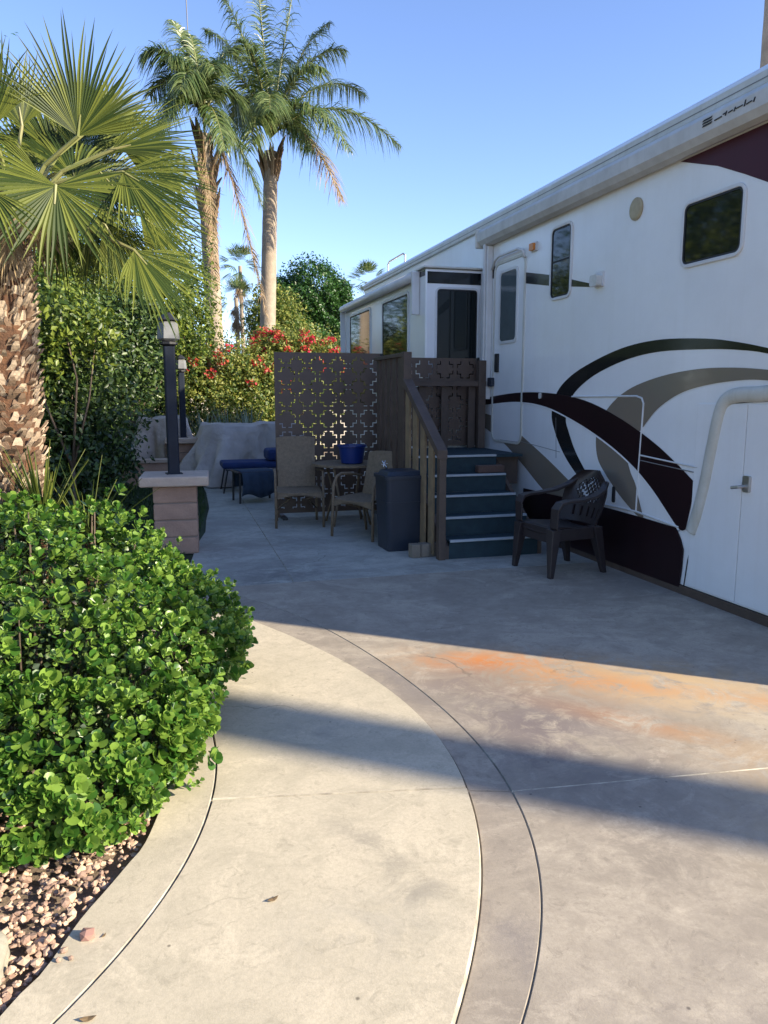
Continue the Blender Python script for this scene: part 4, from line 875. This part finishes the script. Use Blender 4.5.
# trees beyond the left, out of the frame: they make the reflections in the trailer's windows
for i, (x, y, s) in enumerate([(-6.5, 19, 2.3), (-6.5, 10.5, 1.9), (-3.2, 31, 2.3), (-8, 2, 1.4)]):
    shrub('garden_tree', ['tall garden tree off to the left, mirrored in the slide out windows', 'garden tree left of the drive, mirrored in the bedroom window', 'far garden tree at the left beyond the wall', 'nearest garden tree far left of the camera'][i], 'tree', [(x, y, 2.2*s, 1.6*s, 1.5*s, 1.5*s), (x+.6, y+.9, 3.2*s, 1.3*s, 1.2*s, 1.1*s), (x-.5, y-1, 3*s, 1.2*s, 1.3*s, 1.2*s), (x+.3, y, 1.0*s, 1.2*s, 1.3*s, .9*s)], 34000, .13, M_ficus, 41+i, r0=.15, group='garden trees off to the left')
# unseen tree added beyond the trailer to cast shade on the left hedge
shrub('added_shade_tree', 'unseen rounded tree added beyond the trailer to shade the left hedge', 'tree', [(9.5, 1.3, 6.2, 1.2, 1.2, 1.0), (10.2, .3, 5.7, 1.0, 1.0, .9), (9.0, 2.0, 5.7, .9, .9, .8)], 9000, .2, M_ficus, 47, r0=.15)

# agaves behind the covers
def spikes(name, label, loc, n, L_, w, m, seed, spread=.9, group=None, cat='plant', stem=False):
    r = random.Random(seed); V = []; F = []
    for _ in range(n):
        a = r.uniform(0, 2*PI); e = r.uniform(.15, spread); l = L_*r.uniform(.65, 1.1); d = Vector((math.cos(a)*math.sin(e), math.sin(a)*math.sin(e), math.cos(e))); s = Vector((-math.sin(a), math.cos(a), 0)); up = s.cross(d)
        prev = None
        for k in range(5):
            t = k/4; ww = w*(1-t)**.6*(.7+.6*math.sin(PI*min(1, t*1.5)))*.5 if k < 4 else .0008; p = d*l*t+Vector((d.x, d.y, -.4))*l*.12*t*t
            i = len(V); V += [p-s*ww-up*ww*.3, p+up*ww*-.0, p+s*ww-up*ww*.3]
            if prev is not None: F += [(prev, prev+1, i+1, i), (prev+1, prev+2, i+2, i+1)]
            prev = i
    if stem:
        o = thing(name, label, cat, loc, 0, group); b_ = raw('blades', [tuple(v) for v in V], F, m, o); md = b_.modifiers.new('s', 'SOLIDIFY'); md.thickness = .002
        bm = bmesh.new(); tube(bm, [(.01, 0, -loc[2]-.02), (0, .01, -loc[2]*.5), (0, 0, .02)], .03, 8, .022); obj('stem', bm, M_fibre, o); return o
    o = raw(name, [tuple(v) for v in V], F, m); o.location = loc; md = o.modifiers.new('s', 'SOLIDIFY'); md.thickness = .003; return tag(o, label, cat, group)
for i, (pxx, yy, lab) in enumerate([(163, 16.2, 'spiky pale agave above the smaller taupe cover'), (205, 16.0, 'spiky agave just right of the far lamp post'), (228, 15.8, 'spiky agave in the middle above the large taupe cover'), (250, 15.8, 'spiky agave at the right, next to the screen edge')]):
    p = onY(pxx, 430, yy); spikes('agave', lab, (p.x, yy, .35), 26, 1.0, .07, M_agave, 60+i, .6, 'agaves behind the covered furniture')
bm = Box(-.9, 3.0, 15.7, 16.6, -.03, .36); o = obj('raised_planter', bm, M_block, bevel=.01); tag(o, 'long raised block planter holding the agaves', 'planter')

# ---- foreground round-leaved bush
def jade_bush():
    t = thing('jade_bush', 'big bright green bush of round glossy leaves in the left foreground', 'shrub', (-.5, 3.5, -.02))
    blobs = np.array([(-.62, 3.35, .42, .62, .62, .46), (-.20, 3.30, .33, .40, .50, .36), (-.55, 3.85, .55, .60, .55, .46), (.02, 3.72, .36, .36, .42, .30), (-1.1, 3.2, .45, .6, .6, .45), (-.40, 2.84, .20, .46, .34, .28), (-.85, 2.80, .26, .5, .38, .32), (-.14, 3.05, .20, .26, .34, .24), (-.46, 2.66, .13, .36, .24, .19), (-.95, 2.6, .15, .4, .26, .2), (-.95, 4.0, .62, .5, .5, .42), (-.28, 4.15, .42, .4, .4, .36), (-1.0, 2.95, .35, .5, .4, .35)])
    r = np.random.default_rng(3)
    # shoot tips on the union's outer surface
    P_ = []; D_ = []
    while len(P_) < 5400:
        k = r.integers(len(blobs)); b = blobs[k]; d = unit(r.normal(size=3)); 
        lm = 1+.12*math.sin(d[0]*7+k)*math.cos(d[1]*8+k*2)+.06*math.sin(d[2]*11+d[0]*9)+r.normal(0, .05)-(.22*r.random()**3)
        p = b[:3]+d*b[3:]*lm
        if p[2] < .03: continue
        if math.sin(p[0]*17+p[2]*9)*math.sin(p[1]*15+2)*math.sin(p[2]*19+1) > .42: continue
        ins = False
        for j, c in enumerate(blobs):
            if j != k and np.sum(((p-c[:3])/c[3:])**2) < .72: ins = True; break
        if ins: continue
        P_.append(p); D_.append(unit(d/b[3:]*.3+np.array([0, 0, .45])+r.normal(0, .28, 3)))
    V = []; F = []
    # leaf template: obovate, cupped. (u along, v across)
    TU = np.array([[0, 0], [.35, .30], [.35, -.30], [.35, 0], [.72, .47], [.72, 0], [.72, -.47], [.95, .27], [1.0, 0], [.95, -.27]])
    TF = [(0, 3, 1), (0, 2, 3), (1, 3, 5, 4), (3, 2, 6, 5), (4, 5, 8, 7), (5, 6, 9, 8)]
    vb = []; fb = []; sv = []
    for p, d in zip(P_, D_):
        a0 = r.uniform(0, 6.28); e1 = unit(np.cross(d, [.3, .5, .81])); e2 = np.cross(d, e1); n_ = r.integers(6, 10); sc = r.choice([.75, 1, 1.3], p=[.35, .45, .2])
        for q in range(n_):
            tier = q/n_; a = a0+q*2.4; out = e1*math.cos(a)+e2*math.sin(a); tilt = 1.25-.95*tier+r.normal(0, .15)     # lower leaves spread, upper ones upright
            ax = unit(out*math.sin(tilt)+d*math.cos(tilt)); sdv = unit(np.cross(ax, d)+1e-6); nn = np.cross(sdv, ax); 
            if np.dot(nn, d) < 0: nn = -nn
            s = .037*sc*(1-.35*tier)*r.uniform(.8, 1.15); base = p+d*(-.03+.035*tier)
            u = TU[:, :1]; v = TU[:, 1:]
            vv = base+(ax*u+sdv*v*.95+nn*(.45*v**2*1.2+.10*u**2))*s
            i = len(vb)*10; vb.append(vv); fb += [tuple(i+x for x in f) for f in TF]
    o = raw('foliage', np.concatenate(vb)-np.array([-.5, 3.5, -.02]), fb, M_leafA, t, smooth=True)
    bm = bmesh.new(); rr = random.Random(4)
    for k in range(0, len(P_), 60):
        p = Vector(P_[k])-Vector((-.5, 3.5, -.02)); d = Vector(D_[k]); base = Vector((p.x*.35+rr.uniform(-.1, .1), p.y*.35+rr.uniform(-.1, .1), .0)); tube(bm, [base, base.lerp(p, .55)+Vector((0, 0, .06)), p-d*.03], .008, 5, .003)
    obj('stems', bm, M_bark, t)
    # inner leaves, shade of the interior painted in by the darker hedge colour
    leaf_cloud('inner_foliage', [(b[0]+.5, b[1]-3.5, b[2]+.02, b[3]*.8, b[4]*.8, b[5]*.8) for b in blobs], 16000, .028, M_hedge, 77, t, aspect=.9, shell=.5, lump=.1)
    return t
jade_bush()

# ================================================================== FAN PALM
def fan_blade(c, ax, nn, R_, spread, nseg, seed, fold=.25, sag=.25, wmul=1.):
    """c hastula, ax central axis, nn blade normal; returns V,F"""
    r = np.random.default_rng(seed); V = []; F = []; ax = unit(np.array(ax, float)); nn = np.array(nn, float); nn = unit(nn-ax*np.dot(nn, ax)); sd_ = np.cross(nn, ax)
    for i in range(nseg):
        f = (i+.5)/nseg*2-1; th = f*spread; d = ax*math.cos(th)+sd_*math.sin(th); d = unit(d+nn*(.22*abs(f)**1.5)); s = np.cross(nn, d); s = unit(s); n2 = np.cross(d, s)
        if np.dot(n2, nn) < 0: n2 = -n2
        L_ = R_*.93*(1-.28*abs(f)**2)*r.uniform(.84, 1.08); hw = math.tan(spread/nseg)*1.0*wmul; prev = None; tw = r.normal(0, .13); sg = sag*r.uniform(.5, 1.6)
        for k in range(9):
            t = k/8; 
            if t < .5: w = t*L_*hw
            else: w = .5*L_*hw*(1-(t-.5)/.5)**.75
            p = np.array(c)+d*L_*t+np.array([0, 0, -1])*L_*sg*max(0, t-.35)**2.0+s*tw*L_*max(0, t-.5)**1.5
            e = n2*w*fold*2; j = len(V); V += [p-s*w+e*.5, p-e*.5, p+s*w+e*.5]
            if prev is not None: F += [(prev, prev+1, j+1, j), (prev+1, prev+2, j+2, j+1)]
            prev = j
    return V, F
PY = 4.5
fpx, fpy = onY(0, 300, PY).x, PY
fp = thing('fan_palm', 'short fan palm with a thick scaly trunk at the left edge', 'palm', (fpx, fpy, -.02))
fo = np.array([fpx, fpy, -.02])
heart = np.array(onY(14, 222, PY)[:])
bm = bmesh.new(); prof = [(.165, 0), (.155, .3), (.15, .9), (.15, 1.5), (.155, 2.0), (.135, 2.35), (.06, 2.6)]
def trr(z): return float(np.interp(z, [p[1] for p in prof], [p[0] for p in prof]))
lathe(bm, prof, n=20); obj('trunk', bm, M_fibre, fp, smooth=True)
V = []; F = []; r = random.Random(9)
rows_ = 72
for row in range(rows_):
    z = .10+row*.033; nb = 22; R_ = trr(z)+.004
    for k in range(nb):
        if r.random() < .12: continue
        a = 2*PI*(k+.5*(row % 2)+r.uniform(-.18, .18))/nb; rr_ = Vector((math.cos(a), math.sin(a), 0)); s = Vector((-math.sin(a), math.cos(a), 0)); w = r.uniform(.012, .027); h_ = r.uniform(.025, .065); o_ = r.uniform(.015, .055); lean = r.uniform(-.025, .025)
        b0 = rr_*(R_-.01)+Vector((0, 0, z+r.uniform(-.03, .03)))
        pts = [b0-s*w*1.2, b0+s*w*1.2, b0+rr_*o_*.7+s*(w*.9+lean)+Vector((0, 0, h_*.6)), b0+rr_*o_*.7-s*(w*.9-lean)+Vector((0, 0, h_*.6)), b0+rr_*o_+s*(w*.5+lean)+Vector((0, 0, h_)), b0+rr_*o_-s*(w*.5-lean)+Vector((0, 0, h_))]
        inn = [p-rr_*.012+Vector((0, 0, .0)) for p in pts[2:]]
        i = len(V); V += [tuple(p) for p in pts+inn]; F += [(i, i+1, i+2, i+3), (i+3, i+2, i+4, i+5), (i+5, i+4, i+8, i+9), (i+9, i+8, i+6, i+7), (i+2, i+6, i+8, i+4), (i+3, i+5, i+9, i+7), (i, i+3, i+7), (i+1, i+6, i+2)]
o = raw('trunk_boots', V, F, M_boot, fp); o['kind'] = 'stuff'
def W3(x, y, Y): return np.array(onY(x, y, Y)[:])
def frond(cpx, tpx, cy, ty, R_, spread, seed, nface=(0, -1, .2), m=M_fan, nseg=34, sag=.22, wmul=1.):
    c = W3(*cpx, cy); t = W3(*tpx, ty); ax = unit(t-c); L_ = R_*FP**0 if R_ else np.linalg.norm(t-c)
    V, F = fan_blade(c-fo, ax, nface, L_, spread, nseg, seed, sag=sag, wmul=wmul)
    fr = raw('frond', V, F, m, fp)
    bm = bmesh.new(); h_ = Vector(heart-fo); c_ = Vector(c-fo); mid = h_.lerp(c_, .5)+Vector((0, 0, .07)); tube(bm, [h_, mid, c_, c_+Vector(ax)*.10], [.014, .011, .009, .004], 6); obj('petiole', bm, M_pet if m is M_fan else M_fand, fr)
frond((78, 136), (88, 40), 4.35, 4.25, .57, 1.25, 1, (.1, -1, .1), sag=.05, nseg=40)
frond((22, 126), (12, 60), 4.7, 4.75, .46, 1.05, 2, (0, -1, .2), sag=.05)
frond((56, 186), (50, 262), 4.15, 4.0, .50, 2.15, 3, (.05, -.85, .55), nseg=46, sag=.12)
frond((123, 172), (196, 214), 4.2, 4.0, .56, 1.05, 4, (-.2, -.8, .6), sag=.14)
frond((112, 150), (196, 128), 4.4, 4.35, .56, .85, 5, (0, -.8, .6), sag=.15)
frond((134, 250), (190, 314), 4.15, 4.0, .56, 1.0, 6, (.35, -.9, .4), sag=.12)
frond((60, 160), (-20, 110), 4.9, 5.1, .5, 1.1, 7, (.2, -.8, .6), sag=.2)
frond((105, 200), (125, 290), 4.75, 4.8, .50, .8, 8, (.4, -.7, .2), sag=.1)
frond((85, 160), (130, 90), 4.85, 5.1, .6, 1.1, 9, (0, -.7, .7), sag=.2)
frond((30, 165), (60, 90), 4.95, 5.2, .6, 1.2, 10, (0, -.7, .7), sag=.25)
frond((-25, 150), (-90, 80), 4.4, 4.3, .62, 1.2, 11, (0, -.7, .7), sag=.25)
frond((-40, 210), (-120, 240), 4.2, 4.1, .6, 1.2, 12, (0, -.7, .7), sag=.3)
frond((-8, 128), (-35, 60), 4.3, 4.2, .5, 1.1, 13, (0, -.8, .5), sag=.15)
frond((-10, 190), (-60, 260), 3.95, 3.8, .42, 1.5, 14, (0, -.8, .5), sag=.2)
frond((20, 200), (-15, 140), 5.2, 5.7, .6, 1.2, 15, (0, -.4, .9), sag=.3)
frond((75, 215), (120, 260), 5.1, 5.5, .55, 1.2, 16, (0, -.4, .9), sag=.4)
frond((90, 235), (90, 300), 4.6, 4.7, .36, .7, 18, (.6, -.7, .0), sag=.1)
frond((100, 172), (140, 215), 4.4, 4.3, .42, 1.0, 19, (.2, -.9, .4), sag=.15)
for k_, (cp_, tp2, cy_, ty_, R2, sp2) in enumerate([((30, 205), (40, 300), 4.6, 4.6, .42, .9), ((60, 225), (72, 300), 4.7, 4.8, .40, .8), ((5, 225), (-5, 300), 4.25, 4.2, .36, .8), ((95, 185), (150, 180), 4.9, 5.0, .55, 1.0), ((50, 150), (45, 90), 5.0, 5.1, .42, 1.0), ((75, 180), (60, 120), 4.6, 4.9, .5, 1.3), ((140, 215), (200, 262), 4.7, 4.7, .5, .9), ((135, 190), (205, 235), 4.4, 4.4, .48, .8), ((120, 145), (190, 165), 4.6, 4.6, .5, .9), ((105, 225), (150, 300), 4.5, 4.5, .45, .8), ((150, 165), (205, 190), 4.8, 4.9, .42, .9), ((40, 175), (-10, 170), 4.4, 4.4, .45, 1.0), ((100, 120), (150, 100), 4.7, 4.8, .42, 1.0)]):
    frond(cp_, tp2, cy_, ty_, R2, sp2, 120+k_, (.1, -.8, .3), m=M_fand if k_ in (0, 2) else M_fan, sag=.2)
# spiky palm sprouts behind the bush
spikes('palm_sprout', 'upright spiky palm seedling between the palm trunk and the leafy bush', (onY(45, 545, 4.2).x, 4.2, .80), 46, .46, .026, M_fan, 81, .5, stem=True)
spikes('palm_sprout', 'thin pale blades poking out right of the upright seedling', (onY(92, 560, 4.3).x, 4.2, .72), 30, .46, .016, M_fan, 82, .95, stem=True)

# ================================================================== QUEEN PALMS
def pinnate(root, tip, arch, nl, ll, seed, droop=.8, side_=None):
    r = np.random.default_rng(seed); a = np.array(root, float); b = np.array(tip, float); m_ = a*.55+b*.45+np.array([0, 0, arch]); V = []; F = []; R_ = []
    for i in range(nl):
        t = .12+.88*i/(nl-1); p = a*(1-t)**2+m_*2*t*(1-t)+b*t*t; d = unit((m_-a)*(1-t)+(b-m_)*t); sd_ = np.cross(d, [0, 0, 1.]); sd_ = unit(sd_) if np.linalg.norm(sd_) > .05 else np.array([1., 0, 0]); up = np.cross(sd_, d)
        L0 = ll*(math.sin(PI*min(1, .18+.82*t))**.55+.12)
        for s in (-1, 1):
            for rep in range(2):
                L_ = L0*r.uniform(.75, 1.1); dr = unit(s*sd_*(.75+r.normal(0, .15))+d*.65+up*r.normal(.15, .3)); w = .0125*r.uniform(.8, 1.3); prev = None; wd = np.cross(dr, [0, 0, 1.]); wd = unit(wd+1e-6)
                wd = unit(np.cross(dr, up)+r.normal(0, .3, 3))
                for k in range(4):
                    u = k/3; q = p+dr*L_*u*(1-.25*droop*u)+np.array([0, 0, -1])*L_*droop*.75*u**1.8; ww = w*(1-.9*u**2); j = len(V); V += [q-wd*ww, q+wd*ww]
                    if prev is not None: F.append((prev, prev+1, j+1, j))
                    prev = j
    rach = [Vector(a*(1-t)**2+m_*2*t*(1-t)+b*t*t) for t in np.linspace(0, 1, 9)]
    return V, F, rach
def queen(label, base, top_, tips, tr, seed, shaggy=False, dead=(), halfd=()):
    q = thing('queen_palm', label, 'palm', (base[0], base[1], -.03), 0, 'queen palms'); o0 = Vector((base[0], base[1], -.03)); tp = Vector(top_)-o0
    bm = bmesh.new(); n = 40; pts = []; rr_ = []
    for k in range(n+1):
        t = k/n; pts.append(Vector((tp.x*t, tp.y*t, tp.z*t))); rr_.append(tr*(1.25-.3*t)*(1+.025*(k % 2))+(.06 if k == 0 else 0))
    tube(bm, pts, rr_, 18); obj('trunk', bm, M_ptrunk, q, smooth=True)
    bm = bmesh.new(); rg = random.Random(seed)
    for k in range(30 if shaggy else 16):   # old leaf bases
        a = rg.uniform(0, 2*PI); zz = tp.z-(rg.uniform(0, 1.7)+.0 if shaggy else rg.uniform(-.1, .45)); o_ = Vector((math.cos(a), math.sin(a), 0)); c = Vector((tp.x*zz/tp.z, tp.y*zz/tp.z, zz))
        tube(bm, [c+o_*tr*.8-Vector((0, 0, .25)), c+o_*(tr+.05)+Vector((0, 0, .05)), c+o_*(tr+rg.uniform(.08, .22))+Vector((0, 0, rg.uniform(.2, .45)))], [.05, .045, .015], 6)
    obj('leaf_bases', bm, M_deadp, q)
    c = tp+Vector((0, 0, .35))
    for i, (t, arch, L_) in enumerate(tips):
        V, F, rc_ = pinnate(c, Vector(t)-o0, arch, 70, L_*1.4, seed*30+i)
        mm = [M_queen]; 
        if i in dead: mm = [M_deadp]
        if i in halfd: mm = [M_queen, M_deadp]
        f = raw('frond', V, F, mm, q)
        if i in halfd:
            arr = np.zeros(len(F), np.int32); arr[int(len(F)*.60):] = 1; arr[int(len(F)*.45):int(len(F)*.6):3] = 1; f.data.polygons.foreach_set('material_index', arr)
        bm = bmesh.new(); tube(bm, rc_, .028, 6, .006); obj('rachis', bm, M_pet if i not in dead else M_deadp, f)
    return q
def T(x, y, Y): p = onY(x, y, Y); return (p.x, p.y, p.z)
B0 = T(266, 480, 20); B1 = T(271, 152, 20)
tipsB = [(T(400, 146, 19.5), 1.55, .62), (T(342, 200, 18.5), 1.5, .60), (T(330, 22, 20.5), 1.0, .6), (T(300, -45, 20), .4, .6), (T(255, -50, 20.5), .3, .6), (T(222, -5, 20), .9, .6), (T(196, 70, 19.5), 1.5, .6), (T(215, 165, 19.3), 1.5, .6), (T(365, 95, 21.5), 1.4, .6), (T(285, 60, 23), 1.2, .6), (T(270, 110, 17.3), 1.2, .55), (T(232, 120, 21.5), 1.5, .55), (T(310, 150, 21), 1.4, .5), (T(350, 150, 18), 1.7, .6), (T(240, 40, 18.5), 1.2, .6), (T(325, 70, 18.8), 1.3, .6), (T(250, 150, 18.2), 1.5, .55), (T(205, 30, 21), 1.2, .6), (T(345, 50, 20), 1.3, .6)]
queen('tall queen palm with a smooth pale trunk rising behind the screen', (B0[0], 20), B1, tipsB, .175, 2, halfd=(1,))
A0 = T(222, 480, 18); A1 = T(204, 135, 18)
tipsA = [(T(142, 55, 18), 1.2, .55), (T(160, 130, 17), 1.4, .5), (T(190, 35, 18.5), .6, .5), (T(238, 50, 18.5), 1.0, .5), (T(262, 205, 17.8), 1.1, .5), (T(150, 95, 19), 1.2, .5), (T(268, 322, 17.6), 1.3, .32), (T(216, 290, 17.6), .5, .22), (T(214, 100, 20), .9, .45), (T(180, 90, 16.5), 1.2, .45), (T(225, 150, 16.6), .9, .4), (T(166, 60, 17.3), .9, .5), (T(215, 70, 17), 1.0, .5), (T(152, 160, 18), 1.5, .5), (T(248, 120, 18), 1.2, .5), (T(172, 20, 19), .7, .5)]
queen('shaggy queen palm with hanging brown fronds left of the smooth trunked one', (A0[0], 18), A1, tipsA, .17, 3, shaggy=True, dead=(6, 7))
C0 = T(772, 25, 15); 
tipsC = [((C0[0]+2.5*math.cos(a), 15+2.5*math.sin(a), 14.6+.5*math.sin(3*a)), 1.6, .6) for a in np.arange(0, 6.2, .7)]
queen('palm trunk showing above the trailer roof at the top right corner', (C0[0], 15), (C0[0], 15, 14.8), tipsC, .17, 4)
# unseen column, added to throw the long band of shade over the drive
pb_ = Vector((1.30, 2.64, 0)); dirs = Vector((.79, -.62, 0)).normalized(); q_ = pb_+dirs*12
up = thing('shade_column', 'unseen tall round column added behind the camera to cast the band of shade on the drive', 'column', (q_.x, q_.y, -.03))
bm = bmesh.new(); lathe(bm, [(.30, 0), (.30, .3), (.25, .32), (.24, 6.6)], n=24); obj('shaft', bm, M_stucco, up)
bm = bmesh.new(); lathe(bm, [(.29, 6.6005), (.31, 6.66), (.2, 6.75)], n=24); obj('column_cap', bm, M_cap, up)
# small far fan palms
def far_fan(label, x, y, Y, R_, seed, th):
    c = W3(x, y, Y); p = thing('distant_fan_palm', label, 'palm', (c[0], Y, -.03), 0, 'small fan palms far away'); r = np.random.default_rng(seed); V = []; F = []; ct = np.array([0, 0, c[2]+.03])
    for k in range(26):
        a = r.uniform(0, 6.28); e = r.uniform(-.7, 1.4); d = np.array([math.cos(a)*math.cos(e), math.sin(a)*math.cos(e), math.sin(e)]); v, f = fan_blade(ct+d*R_*.45, d, unit(np.cross(d, [math.sin(a), -math.cos(a), 0.1]))+r.normal(0, .3, 3), R_*.62, 1.1, 12, seed*40+k, sag=.35, wmul=.7)
        n0 = len(V); V += v; F += [tuple(i+n0 for i in q) for q in f]
    raw('crown', V, F, M_queen, p)
    bm = bmesh.new(); tube(bm, [(0, 0, 0), (.05, 0, ct[2]*.5), (0, 0, ct[2])], .11, 8, .08); obj('trunk', bm, M_ptrunk, p)
    if th:
        V = []; F = []
        for k in range(16):
            a = r.uniform(0, 6.28); d = np.array([math.cos(a)*.35, math.sin(a)*.35, -1]); v, f = fan_blade(ct+np.array([0, 0, -.2-r.random()*.8]), d, [math.cos(a), math.sin(a), .3], R_*.8, .5, 8, seed*70+k, sag=.1, wmul=.7); n0 = len(V); V += v; F += [tuple(i+n0 for i in q) for q in f]
        raw('dry_skirt', V, F, M_deadp, p)
far_fan('small distant fan palm between the two queen palm trunks', 240, 266, 36, 1.15, 5, True)
far_fan('second crown of small fan palm low between the queen palm trunks', 236, 298, 33, 1.0, 6, True)
far_fan('tiny distant fan palm just left of the slide out roof', 367, 282, 42, 1.35, 7, False)
# overhead cable
bm = bmesh.new(); a = Vector(T(182, -60, 26)); b_ = Vector(T(189, 60, 26)); tube(bm, [a, a.lerp(b_, .5)+Vector((.02, 0, 0)), b_], .016, 6)
o = obj('overhead_cable', bm, M_dark); tag(o, 'thin dark cable against the sky above the shaggy palm', 'cable')
